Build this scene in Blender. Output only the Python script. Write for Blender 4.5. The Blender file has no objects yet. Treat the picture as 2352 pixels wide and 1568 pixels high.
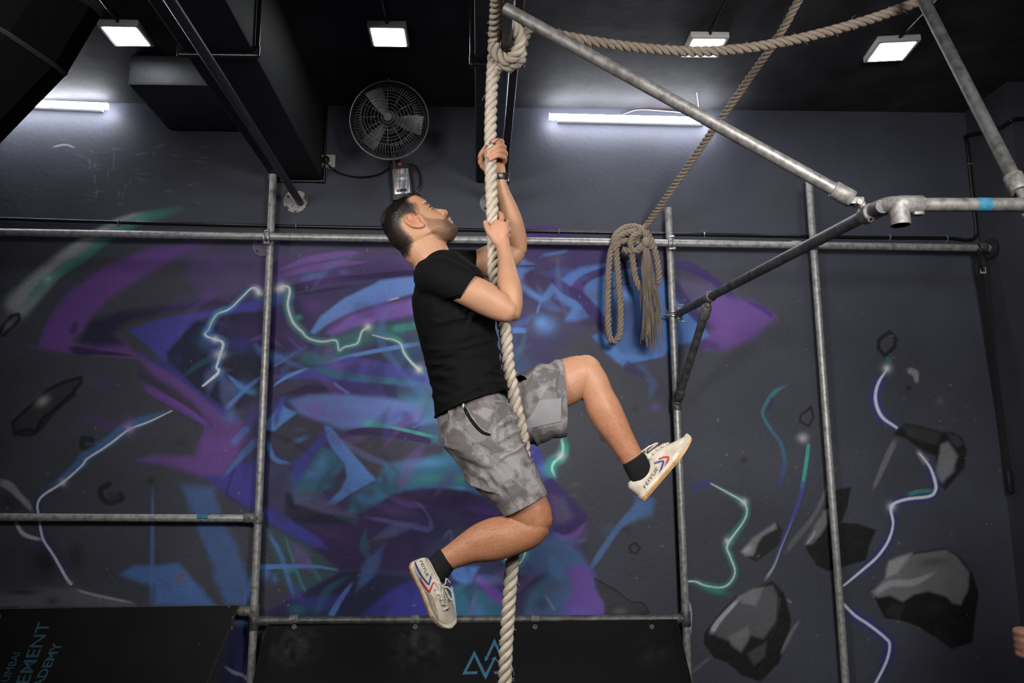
import bpy, bmesh, math, random
import numpy as np
from mathutils import Vector, Matrix
from mathutils.bvhtree import BVHTree

random.seed(7); RNG = np.random.default_rng(7)
S = bpy.context.scene
COL = S.collection

# ---------------------------------------------------------------- camera
F = 1804.0; CX, CY = 1176.0, 784.0          # focal length in pixels of the 2352 x 1568 frame
CAMH = 1.5
_y = np.array([1100-CX, -(1085-CY), -F]); _y /= np.linalg.norm(_y)
_z = np.array([1087-CX, 10830.0, -F]); _z -= _y*_z.dot(_y); _z /= np.linalg.norm(_z)
_x = np.cross(_y, _z)
CM = np.array([_x, _y, _z]).T               # world -> camera
CO = np.array([0, 0, CAMH])
cam_d = bpy.data.cameras.new('camera'); cam = bpy.data.objects.new('camera', cam_d); COL.objects.link(cam)
cam_d.sensor_width = 36.0; cam_d.lens = F/2352*36.0; cam_d.clip_start = .05
mw = Matrix([list(r) for r in CM.T]).to_4x4(); mw.translation = Vector(CO); cam.matrix_world = mw
S.camera = cam

# ---------------------------------------------------------------- light
S.view_settings.view_transform = 'Standard'; S.view_settings.look = 'None'
S.view_settings.gamma = 1.0; S.view_settings.use_curve_mapping = False
S.view_settings.exposure = 0.0
W = bpy.data.worlds.new('world'); S.world = W; W.use_nodes = True
W.node_tree.nodes['Background'].inputs[0].default_value = (.5, .55, .7, 1)
W.node_tree.nodes['Background'].inputs[1].default_value = 0.03
def area(name, loc, target, size, power, col=(1, 1, 1), spread=170, shape='DISK'):
    l = bpy.data.lights.new(name, 'AREA'); l.shape = shape; l.size = size; l.energy = power; l.color = col
    l.spread = math.radians(spread)
    o = bpy.data.objects.new(name, l); COL.objects.link(o); o.location = loc
    o.rotation_euler = (Vector(target)-Vector(loc)).to_track_quat('-Z', 'Y').to_euler(); return o
KEY_LOC = (-.933, 1.491, 2.275); KEY_TGT = (0.05, 2.9, 1.55)       # the octagonal softbox at the left edge
area('softbox_key_light', KEY_LOC, KEY_TGT, .42, 5.6, (1, .95, .9), 120)
area('strobe_right_light', (1.15, .30, 2.55), (1.0, 3.8, 1.98), .7, 32, (1, .97, .94), 96)
area('strobe_left_light', (-1.6, .15, 2.75), (-.20, 3.8, 1.72), .7, 18, (1, .97, .94), 84)

# ---------------------------------------------------------------- helpers
def ray(x, y): return CM.T @ np.array([x-CX, -(y-CY), -F])
def PY(x, y, Y):
    d = ray(x, y); return CO + d*(Y/d[1])
def PX(x, y, X):
    d = ray(x, y); return CO + d*(X/d[0])
def PZ(x, y, Z):
    d = ray(x, y); return CO + d*((Z-CAMH)/d[2])
def PP(x, y, p0, n):
    d = ray(x, y); return CO + d*(np.dot(np.asarray(p0)-CO, n)/np.dot(d, n))
def proj(P):
    c = (np.asarray(P)-CO) @ CM.T
    return CX-F*c[..., 0]/c[..., 2], CY+F*c[..., 1]/c[..., 2]
def lin(c):
    c = np.asarray(c, float)/255.0
    return np.where(c <= .04045, c/12.92, ((c+.055)/1.055)**2.4)
def norm(v):
    v = np.asarray(v, float); return v/(np.linalg.norm(v)+1e-12)

class G:                                         # geometry collector
    def __init__(s): s.v = []; s.f = []; s.n = 0; s.uv = None
    def add(s, v, f):
        v = np.asarray(v, float); s.v.append(v); k = s.n
        s.f += [tuple(i+k for i in q) for q in f]; s.n += len(v); return s
    def box(s, c, size, rot=None):
        h = np.array(size)/2
        v = np.array([[x, y, z] for x in (-1, 1) for y in (-1, 1) for z in (-1, 1)])*h
        if rot is not None: v = v @ np.array(rot).T
        return s.add(v+np.array(c), [(0, 1, 3, 2), (4, 6, 7, 5), (0, 4, 5, 1), (2, 3, 7, 6), (0, 2, 6, 4), (1, 5, 7, 3)])
    def rbox(s, c, size, r=.004, rot=None, seg=2):   # bevelled box
        bm = bmesh.new(); bmesh.ops.create_cube(bm, size=1.0)
        for q in bm.verts: q.co = Vector((q.co.x*size[0], q.co.y*size[1], q.co.z*size[2]))
        bmesh.ops.bevel(bm, geom=bm.edges[:], offset=r, segments=seg, affect='EDGES', profile=.5)
        bm.verts.ensure_lookup_table()
        v = np.array([q.co[:] for q in bm.verts]); f = [[q.index for q in p.verts] for p in bm.faces]; bm.free()
        if rot is not None: v = v @ np.array(rot).T
        return s.add(v+np.array(c), f)
    def tube(s, pts, r, seg=12, cap=True, up=None, closed=False):
        P = np.asarray(pts, float); n = len(P); r = np.broadcast_to(np.asarray(r, float), (n,))
        if closed: T = np.roll(P, -1, 0)-np.roll(P, 1, 0)
        else:
            T = np.zeros_like(P); T[1:-1] = P[2:]-P[:-2]; T[0] = P[1]-P[0]; T[-1] = P[-1]-P[-2]
        T /= np.linalg.norm(T, axis=1)[:, None]+1e-12
        a = np.array([0, 0, 1.]) if up is None else np.asarray(up, float)
        if abs(T[0].dot(a)) > .95: a = np.array([1., 0, 0])
        N = a-T[0]*a.dot(T[0]); N /= np.linalg.norm(N)
        vs = []; th = np.arange(seg)/seg*2*math.pi
        for i in range(n):
            N = N-T[i]*N.dot(T[i]); N /= np.linalg.norm(N)+1e-12
            B = np.cross(T[i], N)
            vs.append(P[i]+r[i]*(np.cos(th)[:, None]*N+np.sin(th)[:, None]*B))
        f = []
        for i in range(n if closed else n-1):
            j = (i+1) % n
            for k in range(seg):
                l = (k+1) % seg; f.append((i*seg+k, i*seg+l, j*seg+l, j*seg+k))
        if cap and not closed:
            f.append(tuple(range(seg))[::-1]); f.append(tuple((n-1)*seg+k for k in range(seg)))
        return s.add(np.concatenate(vs), f)
    def cyl(s, a, b, r, seg=20, r2=None): return s.tube([a, b], [r, r if r2 is None else r2], seg)
    def ring(s, c, ax, r, rt, n=32, seg=8):
        ax = norm(ax); u = norm(np.cross(ax, [0, 0, 1] if abs(ax[2]) < .9 else [1, 0, 0])); w = np.cross(ax, u)
        th = np.arange(n)/n*2*math.pi
        return s.tube(np.array(c)+r*(np.cos(th)[:, None]*u+np.sin(th)[:, None]*w), rt, seg, closed=True, up=ax)
    def sph(s, c, r, n=12, m=8):
        r = np.broadcast_to(np.asarray(r, float), (3,)); v = []; f = []
        for i in range(m+1):
            t = math.pi*i/m
            for k in range(n):
                p = 2*math.pi*k/n; v.append([math.sin(t)*math.cos(p), math.sin(t)*math.sin(p), math.cos(t)])
        for i in range(m):
            for k in range(n):
                l = (k+1) % n; f.append((i*n+k, (i+1)*n+k, (i+1)*n+l, i*n+l))
        return s.add(np.array(v)*r+np.array(c), f)
    def prism(s, poly, nrm, t):                  # planar polygon extruded by t along nrm
        p = np.asarray(poly, float); n = len(p); q = p+np.asarray(nrm)*t
        f = [tuple(range(n)), tuple(range(2*n-1, n-1, -1))]+[(i, i+n, (i+1) % n+n, (i+1) % n) for i in range(n)]
        return s.add(np.concatenate([p, q]), f)
    def arr(s): return np.concatenate(s.v) if s.v else np.zeros((0, 3))

def mesh_of(name, v, f):
    me = bpy.data.meshes.new(name); me.from_pydata([tuple(p) for p in np.asarray(v)], [], [tuple(q) for q in f]); me.update(); return me
def fixn(me):
    bm = bmesh.new(); bm.from_mesh(me); bmesh.ops.recalc_face_normals(bm, faces=bm.faces[:]); bm.to_mesh(me); bm.free()
def obj(name, g, mat, parent=None, smooth=True, fix=True, ang=40):
    v, f = (g.arr(), g.f) if isinstance(g, G) else g
    me = mesh_of(name, v, f)
    if fix: fixn(me)
    return link(name, me, mat, parent, smooth, ang)
def link(name, me, mat, parent=None, smooth=True, ang=40):
    me.materials.append(mat)
    if smooth:
        me.polygons.foreach_set('use_smooth', np.ones(len(me.polygons), bool))
        if ang < 180 and len(me.polygons): me.set_sharp_from_angle(angle=math.radians(ang))
    o = bpy.data.objects.new(name, me); COL.objects.link(o)
    if parent is not None: child(o, parent)
    return o
def child(o, p):
    o.parent = p
    o.matrix_parent_inverse = Matrix.Translation(-p.location) if p.parent is None else Matrix.Identity(4)
def tag(o, label, cat, group=None, kind=None):
    if label: o['label'] = label
    if cat: o['category'] = cat
    if group: o['group'] = group
    if kind: o['kind'] = kind
    return o
def thing(name, label, cat, loc=(0, 0, 0), group=None):
    o = bpy.data.objects.new(name, None); COL.objects.link(o); o.location = Vector([float(t) for t in loc]); o.empty_display_size = .05
    return tag(o, label, cat, group)
def struct(name, g, mat, smooth=False, label=None):
    o = obj(name, g, mat, None, smooth); o['kind'] = 'structure'
    if label: o['label'] = label
    return o
def smooth_path(pts, n=12):                       # Catmull-Rom
    P = np.asarray(pts, float); Q = np.vstack([2*P[0]-P[1], P, 2*P[-1]-P[-2]]); out = []
    for i in range(1, len(Q)-2):
        for k in range(n):
            t = k/n; a, b, c, d = Q[i-1], Q[i], Q[i+1], Q[i+2]
            out.append(.5*((2*b)+(c-a)*t+(2*a-5*b+4*c-d)*t*t+(-a+3*b-3*c+d)*t**3))
    out.append(P[-1]); return np.array(out)
def resample(P, step):
    P = np.asarray(P, float); d = np.r_[0, np.cumsum(np.linalg.norm(np.diff(P, axis=0), axis=1))]
    n = max(2, int(d[-1]/step)+1); t = np.linspace(0, d[-1], n)
    return np.stack([np.interp(t, d, P[:, k]) for k in range(P.shape[1])], 1)
def text_mesh(body, size=1.0, bold=0.0, depth=0.0, res=3):
    cu = bpy.data.curves.new('t', 'FONT'); cu.body = body; cu.size = size; cu.offset = bold; cu.extrude = depth; cu.resolution_u = res
    cu.align_x = 'LEFT'
    o = bpy.data.objects.new('t', cu); COL.objects.link(o)
    dg = bpy.context.evaluated_depsgraph_get(); dg.update(); ev = o.evaluated_get(dg); me = ev.to_mesh()
    v = np.array([q.co[:] for q in me.vertices]); f = [list(p.vertices) for p in me.polygons]
    ev.to_mesh_clear(); bpy.data.objects.remove(o); bpy.data.curves.remove(cu); return v, f

# ---------------------------------------------------------------- materials
def mat(name, col, rough=.6, metal=0.0, noise=0.0, scale=20.0, col2=None, bump=0.0, bscale=60.0, emit=0.0, spec=.5, ecol=None, detail=4.0, lo=.35, hi=.65, stretch=None):
    m = bpy.data.materials.new(name); m.use_nodes = True; nt = m.node_tree; b = nt.nodes['Principled BSDF']
    c = tuple(col)+(1,)
    b.inputs['Base Color'].default_value = c; b.inputs['Roughness'].default_value = rough; b.inputs['Metallic'].default_value = metal
    b.inputs['Specular IOR Level'].default_value = spec
    tc = nt.nodes.new('ShaderNodeTexCoord'); src = tc.outputs['Object']
    if stretch is not None:
        mp = nt.nodes.new('ShaderNodeMapping'); mp.inputs['Scale'].default_value = stretch; nt.links.new(src, mp.inputs[0]); src = mp.outputs[0]
    if col2 is not None or noise:
        n = nt.nodes.new('ShaderNodeTexNoise'); n.inputs['Scale'].default_value = scale; n.inputs['Detail'].default_value = detail; nt.links.new(src, n.inputs['Vector'])
        r = nt.nodes.new('ShaderNodeValToRGB'); r.color_ramp.elements[0].position = lo; r.color_ramp.elements[1].position = hi
        c2 = tuple(col2)+(1,) if col2 is not None else tuple(x*(1-noise) for x in col)+(1,)
        r.color_ramp.elements[0].color = c2; r.color_ramp.elements[1].color = c
        nt.links.new(n.outputs['Fac'], r.inputs[0]); nt.links.new(r.outputs[0], b.inputs['Base Color'])
    if bump:
        n2 = nt.nodes.new('ShaderNodeTexNoise'); n2.inputs['Scale'].default_value = bscale; n2.inputs['Detail'].default_value = 5; nt.links.new(src, n2.inputs['Vector'])
        bp = nt.nodes.new('ShaderNodeBump'); bp.inputs['Strength'].default_value = bump; bp.inputs['Distance'].default_value = .01
        nt.links.new(n2.outputs['Fac'], bp.inputs['Height']); nt.links.new(bp.outputs[0], b.inputs['Normal'])
    if emit:
        b.inputs['Emission Color'].default_value = tuple(ecol or col)+(1,); b.inputs['Emission Strength'].default_value = emit
    return m
def attr_mat(name, attr, rough=.6, bump=0.0, bscale=60.0, mult=None, spec=.5):
    m = bpy.data.materials.new(name); m.use_nodes = True; nt = m.node_tree; b = nt.nodes['Principled BSDF']
    a = nt.nodes.new('ShaderNodeAttribute'); a.attribute_name = attr; nt.links.new(a.outputs['Color'], b.inputs['Base Color'])
    b.inputs['Roughness'].default_value = rough; b.inputs['Specular IOR Level'].default_value = spec
    if bump:
        tc = nt.nodes.new('ShaderNodeTexCoord'); n2 = nt.nodes.new('ShaderNodeTexNoise'); n2.inputs['Scale'].default_value = bscale; n2.inputs['Detail'].default_value = 6
        nt.links.new(tc.outputs['Object'], n2.inputs['Vector'])
        bp = nt.nodes.new('ShaderNodeBump'); bp.inputs['Strength'].default_value = bump; bp.inputs['Distance'].default_value = .01
        nt.links.new(n2.outputs['Fac'], bp.inputs['Height']); nt.links.new(bp.outputs[0], b.inputs['Normal'])
    return m
def set_colors(me, col, name='paint'):
    a = me.attributes.new(name, 'FLOAT_COLOR', 'POINT'); c = np.ones((len(me.vertices), 4), np.float32); c[:, :3] = col
    a.data.foreach_set('color', c.ravel())
M_CEIL = mat('black ceiling paint', (.042, .042, .046), .8, bump=.45, bscale=9, noise=.4, scale=5, spec=.2)
M_BEAM = mat('black beam paint', (.010, .010, .011), .7, bump=.3, bscale=14, noise=.3, scale=6)
M_WALLD = mat('dark grey wall paint', (.042, .043, .055), .6, bump=.35, bscale=22, noise=.25, scale=3)
M_FLOOR = mat('black rubber flooring', (.02, .02, .022), .7, bump=.2, bscale=80, noise=.4, scale=90)
M_PIPE2 = mat('weathered steel tube', (.23, .22, .21), .48, .45, col2=(.10, .097, .092), scale=38, bump=.08, bscale=120, lo=.3, hi=.6)
M_PIPE = mat('galvanised steel tube', (.42, .41, .40), .42, .35, col2=(.22, .215, .21), scale=38, bump=.05, bscale=120, lo=.3, hi=.6)
M_PIPED = mat('worn grey steel tube', (.13, .13, .128), .5, .4, col2=(.05, .05, .048), scale=26, bump=.1, bscale=90, lo=.3, hi=.62)
M_PIPEB = mat('black painted steel tube', (.035, .035, .037), .42, .2, col2=(.09, .09, .09), scale=30, lo=.25, hi=.42, bump=.06, bscale=60)
M_FIT = mat('cast galvanised fitting', (.23, .222, .21), .58, .35, col2=(.12, .114, .107), scale=60, bump=.10, bscale=160)
M_ZINC = mat('bright zinc clamp', (.55, .55, .54), .35, .7, col2=(.3, .3, .3), scale=50)
M_BLK = mat('black plastic', (.010, .010, .011), .45)
M_BLKG = mat('glossy black cable sheath', (.008, .008, .009), .3)
M_WHITEP = mat('white lamp housing', (.55, .54, .53), .5)
M_PANEL = mat('lit lamp diffuser', (1, 1, 1), .5, emit=28.0, ecol=(.93, .97, 1))
M_TUBE = mat('lit batten diffuser', (1, 1, 1), .5, emit=62.0, ecol=(.9, .93, 1))
M_TAPE = mat('blue tape', (.03, .17, .27), .5, noise=.3, scale=60)
M_PINK = mat('pinkish wire', (.45, .22, .16), .5)
M_RUST = mat('flaked rusty paint plate', (.34, .31, .31), .6, col2=(.055, .03, .028), scale=42, lo=.42, hi=.5, bump=.4, bscale=60)
M_PLATE = mat('grey painted plate', (.21, .21, .23), .5, noise=.3, scale=50)
M_PLYK = mat('black painted plywood', (.0050, .0050, .0056), .6, noise=.35, scale=7, bump=.06, bscale=40, spec=.15)
M_PLYE = mat('raw plywood edge', (.12, .075, .045), .7, noise=.4, scale=60)
M_BLUEP = mat('blue stencil paint', (.03, .135, .23), .55, noise=.2, scale=40)
M_BLUED = mat('dull blue lettering paint', (.018, .085, .13), .55, noise=.25, scale=40)
M_IVORY = mat('ivory socket plastic', (.52, .47, .42), .5)
# ================================================================ room shell
D = 4.5; ZC = 3.70; XC = 3.045; XL = -3.6; XR = 3.7; YB = -2.6
struct('floor', G().box(((XL+XR)/2, (YB+D)/2, -.05), (XR-XL+.4, D-YB+.4, .1)), M_FLOOR)
struct('ceiling', G().box(((XL+XR)/2, (YB+D)/2, ZC+.05), (XR-XL+.4, D-YB+.4, .1)), M_CEIL)
struct('wall_left', G().box((XL-.05, (YB+D)/2, ZC/2), (.1, D-YB, ZC)), M_WALLD)
struct('wall_right', G().box((XR+.05, (YB+D)/2, ZC/2), (.1, D-YB, ZC)), M_WALLD)
struct('wall_front', G().box(((XL+XR)/2, YB-.05, ZC/2), (XR-XL+.2, .1, ZC)), M_WALLD)
struct('wall_pillar', G().box(((XC+XR)/2, 4.3, ZC/2), (XR-XC, .4, ZC)), M_WALLD, label='dark grey corner pillar beside the painted wall')
# ceiling beams (plaster boxes running away from the camera and one along the wall)
def beam(name, x0, x1, y0, y1, z0, m, label, bev=.012):
    g = G().rbox(((x0+x1)/2, (y0+y1)/2, (z0+ZC)/2), (x1-x0, y1-y0, ZC-z0), bev)
    return struct(name, g, m, True, label)
ZB = 3.225
beam('ceiling_beam', -1.222, -.93, YB, D, ZB, M_BEAM, 'wide black ceiling beam above the left steel pole')
beam('ceiling_beam', -.016, .172, YB, D, 3.212, M_BEAM, 'narrow black ceiling beam above the climbing rope')
zs = PY(388, 302, D)[2]; xs = PY(388, 302, D)[0]; ys = PZ(285, 195, zs)[1]
beam('ceiling_beam', xs, -1.215, ys, D, zs, M_WALLD, 'short grey downstand along the wall at upper left', .02)

# ================================================================ painted wall
class Crop:
    def __init__(s, x0, y0, k): s.a = np.array([x0, y0], float); s.k = k
    def __call__(s, pts): return np.asarray(pts, float)/s.k+s.a
A = Crop(0, 500, 2.94); B_ = Crop(0, 1000, 2.76); C1 = Crop(400, 560, 3.92); C2 = Crop(580, 900, 3.92); C3 = Crop(560, 1150, 3.92)
C4 = Crop(1150, 500, 3.485); C5 = Crop(1150, 950, 3.2); C6 = Crop(1500, 500, 2.76); C7 = Crop(1500, 1000, 2.76); FX = Crop(0, 0, 1)
xs_ = np.r_[XL, -3.3, np.arange(-2.9, XC, 0.0050), XC]; zs_ = np.r_[0, .15, np.arange(.28, ZC, 0.0050), ZC]
NX, NZ = len(xs_), len(zs_)
XX, ZZ = np.meshgrid(xs_, zs_); WP = np.stack([XX, np.full_like(XX, D), ZZ], -1)
UX, UY = proj(WP)                                  # where each wall point lies in the photograph's frame
def vnoise(x, y, seed=0, oct=4):
    out = np.zeros_like(x); amp = 1.0; tot = 0
    r = np.random.default_rng(seed)
    for o in range(oct):
        T = r.random((64, 64)); fx = x*(2**o); fy = y*(2**o)
        ix = np.floor(fx).astype(int); iy = np.floor(fy).astype(int); tx = fx-ix; ty = fy-iy
        tx = tx*tx*(3-2*tx); ty = ty*ty*(3-2*ty)
        g = lambda a, b: T[a % 64, b % 64]
        out += amp*((g(ix, iy)*(1-tx)+g(ix+1, iy)*tx)*(1-ty)+(g(ix, iy+1)*(1-tx)+g(ix+1, iy+1)*tx)*ty); tot += amp; amp *= .5
    return out/tot
NZ1 = vnoise(UX/26, UY/26, 1); NZ2 = vnoise(UX/90, UY/90, 2); NZF = RNG.random(UX.shape)
KP = .80                                           # photo colour -> paint reflectance
def pc(c): return lin(c)/KP
PAINT = np.empty(UX.shape+(3,)); PAINT[:] = pc((55, 57, 67))
PAINT *= (.86+.28*NZ2)[..., None]
def _win(p, m):
    x0, y0 = p.min(0)-m; x1, y1 = p.max(0)+m
    w = (UX > x0) & (UX < x1) & (UY > y0) & (UY < y1)
    r = np.where(w.any(1))[0]; c = np.where(w.any(0))[0]
    if len(r) == 0 or len(c) == 0: return None
    return slice(r[0], r[-1]+1), slice(c[0], c[-1]+1)
def _segd(x, y, a, b):
    d = b-a; L = d.dot(d)+1e-9; t = np.clip(((x-a[0])*d[0]+(y-a[1])*d[1])/L, 0, 1)
    return np.hypot(x-a[0]-t*d[0], y-a[1]-t*d[1]), t
def _comp(s, al, col, al0, rag):
    if rag: al = np.clip(al*(1-1.3*rag+2.6*rag*(.5*NZ1[s]+.5*NZ2[s])), 0, 1)
    al = np.clip(al, 0, 1)*al0*(.93+.14*NZF[s])
    al = np.clip(al, 0, 1)[..., None]
    PAINT[s] = PAINT[s]*(1-al)+col*al
def poly(cr, pts, c, a=.9, soft=6.0, rag=.22):
    p = cr(pts); s = _win(p, soft*2+2)
    if s is None: return
    x = UX[s]+(NZ1[s]-.5)*soft*1.2; y = UY[s]+(NZ2[s]-.5)*soft*1.2; d = np.full(x.shape, 1e9); ins = np.zeros(x.shape, bool)
    for i in range(len(p)):
        q, r = p[i], p[(i+1) % len(p)]; d = np.minimum(d, _segd(x, y, q, r)[0])
        cnd = (q[1] > y) != (r[1] > y)
        with np.errstate(divide='ignore', invalid='ignore'):
            ins ^= cnd & (x < (r[0]-q[0])*(y-q[1])/(r[1]-q[1]+1e-12)+q[0])
    sd = np.where(ins, d, -d); t = np.clip(sd/(2*soft)+.5, 0, 1)
    _comp(s, t*t*(3-2*t), pc(c), a, rag)
def line(cr, pts, w, c, a=.9, soft=.5, rag=.22, sm=True, c2=None, fade=None):
    """sprayed stroke: w = full width in crop pixels (one value or a list along the stroke), soft = share of the width that fades"""
    p = cr(pts); p = smooth_path(p, 5) if sm and len(p) > 2 else p
    w = np.interp(np.linspace(0, 1, len(p)), np.linspace(0, 1, len(np.atleast_1d(w))), np.atleast_1d(w))/cr.k/2
    s = _win(p, w.max()*(1+soft)*1.5+2)
    if s is None: return
    x = UX[s]; y = UY[s]; best = np.full(x.shape, -1e9); bt = np.zeros(x.shape)
    for i in range(len(p)-1):
        d, t = _segd(x, y, p[i], p[i+1]); ww = w[i]+(w[i+1]-w[i])*t
        v = (ww-d)/(ww*soft+.8); u = v > best; best = np.where(u, v, best); bt = np.where(u, (i+t)/(len(p)-1), bt)
    t = np.clip(best+.35, 0, 1)
    if fade is None: fade = .16 if (soft >= .5 and sum(c) < 560 and sum(c) > 70) else 0
    if fade: t = t*(.25+.75*np.clip(bt/fade, 0, 1))*(.25+.75*np.clip((1-bt)/fade, 0, 1))
    col = pc(c)
    if c2 is not None: col = col*(1-bt[..., None])+pc(c2)*bt[..., None]
    _comp(s, t*t*(3-2*t), col, a, rag)
def blob(cr, c0, rx, ry, c, a=.7, rot=0, rag=.2):
    p = cr(c0); rx /= cr.k; ry /= cr.k; m = max(rx, ry)*1.6
    s = _win(np.array([p, p]), m)
    if s is None: return
    x = UX[s]-p[0]; y = UY[s]-p[1]; cs, sn = math.cos(rot), math.sin(rot)
    q = ((x*cs+y*sn)/rx)**2+((-x*sn+y*cs)/ry)**2
    _comp(s, np.exp(-1.8*q), pc(c), a, rag)
def spark(cr, c0, r):
    blob(cr, c0, r*1.7, r*1.7, WH, .35); blob(cr, c0, r*.85, r*.85, WH, .95, rag=.05)
PU = (88, 60, 128); LP = (114, 78, 152); DP = (36, 18, 66); BL = (76, 116, 178); LB = (92, 136, 196); IN = (58, 58, 142); NV = (15, 19, 46)
TE = (36, 100, 112); GN = (58, 142, 124); WH = (192, 194, 202); KK = (14, 14, 16); GR = (60, 60, 68); DG = (48, 47, 58)
# --- dark wash under the whole shape
poly(FX, [(640, 640), (760, 610), (960, 600), (1100, 640), (1180, 600), (1330, 590), (1420, 640), (1380, 720), (1300, 780), (1240, 900), (1210, 1010), (1260, 1080), (1330, 1180), (1340, 1260), (1370, 1340), (1390, 1420), (600, 1420), (700, 1340), (620, 1240), (590, 1150), (540, 1060), (560, 950), (500, 860), (430, 800), (470, 720)], (46, 40, 84), .82, 26, .35)
poly(FX, [(900, 760), (1150, 740), (1230, 860), (1200, 1010), (1230, 1120), (1180, 1180), (1000, 1120), (930, 1000)], (48, 84, 120), .7, 30, .5)
blob(FX, (1050, 1300), 160, 90, (34, 40, 80), .8); blob(FX, (1150, 700), 80, 90, (60, 52, 96), .6); blob(FX, (1080, 1010), 120, 70, (50, 112, 124), .6)
# --- left sweep
poly(A, [(200, 870), (265, 880), (330, 700), (480, 520), (700, 330), (1000, 210), (1450, 165), (1300, 205), (1100, 310), (900, 430), (750, 540), (600, 690), (560, 760), (500, 800), (470, 900)], (92, 58, 126), .95, 11)
line(A, [(270, 870), (330, 720), (430, 560), (560, 430)], 40, PU, .5, .9)
blob(A, (1150, 260), 300, 60, PU, .45, -.3)
poly(A, [(780, 780), (900, 890), (1200, 1070), (1540, 1320), (1650, 1380), (1540, 1590), (1330, 1590), (1420, 1410), (1280, 1240), (1080, 1100), (930, 950), (500, 905), (300, 885), (530, 850), (830, 850)], (90, 58, 124), .85, 9)
poly(A, [(930, 1080), (950, 1010), (1080, 1100), (1280, 1230), (1430, 1400), (1330, 1400), (1080, 1230)], (50, 38, 66), .8, 10)
line(A, [(950, 1120), (1080, 1200), (1300, 1330), (1400, 1420), (1340, 1570)], [60, 60, 40, 70], PU, .85, .5)
line(A, [(1040, 1170), (1250, 1290), (1400, 1400)], 30, (100, 58, 140), .7, .8)
poly(A, [(540, 800), (640, 690), (800, 640), (1000, 600), (1480, 545), (1520, 590), (1100, 650), (900, 690), (760, 780), (830, 850), (640, 870), (540, 840)], (30, 22, 56), .92, 12)
line(A, [(460, 880), (560, 900), (700, 912), (940, 934)], [45, 60, 30, 8], (34, 18, 60), .9, .6)
line(A, [(520, 700), (480, 790)], 50, DP, .6, .9)
poly(A, [(870, 760), (1050, 690), (1480, 620), (1860, 530), (1860, 600), (1330, 720), (1150, 890), (1130, 980), (1010, 870)], IN, .92, 5)
poly(A, [(1130, 900), (1330, 700), (1500, 650), (1780, 640), (1860, 900), (1800, 1100), (1700, 1240), (1540, 1330), (1300, 1150), (1130, 980)], NV, .95, 7)
poly(A, [(920, 890), (1060, 950), (1160, 985), (1320, 1160), (1550, 1310), (1520, 1340), (1200, 1090)], (48, 46, 118), .85, 7)
blob(A, (1680, 760), 160, 110, (48, 30, 84), .9); blob(A, (1620, 860), 150, 60, (44, 50, 130), .6)
blob(A, (1400, 840), 90, 70, BL, .3); blob(A, (1200, 950), 60, 60, (30, 40, 84), .6)
line(A, [(500, 1370), (650, 1370), (800, 1400), (1000, 1300)], [20, 60, 90, 30], (70, 50, 96), .65, .9)
blob(A, (660, 1120), 120, 70, (74, 52, 100), .45); blob(A, (1220, 1520), 60, 40, (40, 28, 66), .6)
# --- purple wash over the top
poly(C1, [(200, 100), (900, 40), (2150, 30), (2160, 260), (1500, 290), (1050, 380), (850, 400), (450, 500), (200, 560), (-100, 600), (250, 420), (100, 300)], PU, .42, 25, .5)
blob(C1, (380, 190), 160, 70, PU, .5, .2); blob(C1, (330, 440), 120, 60, PU, .5)
line(C1, [(930, 240), (1200, 150), (1500, 90), (1700, 75)], [30, 80, 60, 20], LP, .7, .8, .2)
line(C1, [(980, 275), (1300, 205), (1500, 180), (1750, 160)], [60, 70, 60, 16], LP, .75, .6, .2)
blob(C1, (1250, 290), 150, 50, BL, .6, -.25); blob(C1, (1530, 250), 70, 40, (96, 86, 170), .6)
poly(C1, [(850, 480), (1010, 420), (1150, 450), (1500, 400), (1450, 520), (1300, 650), (1220, 800), (1130, 980), (900, 920), (840, 600)], (52, 34, 84), .85, 14)
poly(C1, [(870, 470), (1040, 430), (1080, 470), (900, 570), (850, 560)], IN, .8, 8)
blob(C1, (1250, 560), 160, 100, (78, 54, 110), .6); blob(C1, (1000, 820), 120, 80, (72, 48, 100), .6)
line(C1, [(1050, 410), (1150, 385), (1400, 330), (1800, 290), (2160, 262), (2600, 270), (3000, 330)], [80, 80, 60, 50, 60, 50, 20], DP, .97, .35)
line(C1, [(1080, 460), (1350, 420), (1700, 365)], [20, 34, 8], DP, .9, .5)
poly(C1, [(1225, 800), (1330, 650), (1550, 480), (1850, 335), (2140, 295), (2500, 290), (2760, 330), (2500, 400), (2160, 440), (1850, 530), (1600, 620), (1420, 700), (1260, 815)], (90, 122, 184), .95, 5)
poly(C1, [(1370, 805), (1650, 625), (1900, 555), (2150, 490), (2500, 470), (2800, 520), (2500, 600), (2165, 640), (1900, 690), (1600, 770), (1420, 825)], (112, 80, 158), .92, 9)
blob(C1, (1850, 520), 160, 60, (96, 92, 176), .6, -.4)
poly(C1, [(1400, 870), (1650, 790), (1800, 745), (2190, 690), (2600, 680), (2620, 760), (2210, 790), (1850, 860), (1680, 940), (1480, 1010), (1380, 980)], (54, 112, 112), .6, 14)
line(C1, [(1790, 800), (1960, 850), (2040, 890), (2080, 990), (2200, 1130), (2300, 1220)], [60, 80, 60, 50, 40, 50], GN, .75, .9)
line(C1, [(1960, 770), (2190, 730)], 70, GN, .6, .9)
line(C1, [(1330, 1075), (1500, 1030), (1700, 985), (2000, 930), (2230, 895)], [30, 40, 40, 45, 55], LB, .85, .7)
line(C1, [(1100, 1000), (1230, 1030), (1330, 1050), (1500, 1000), (1640, 970)], [120, 140, 90, 50, 20], TE, .75, .9)
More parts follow.
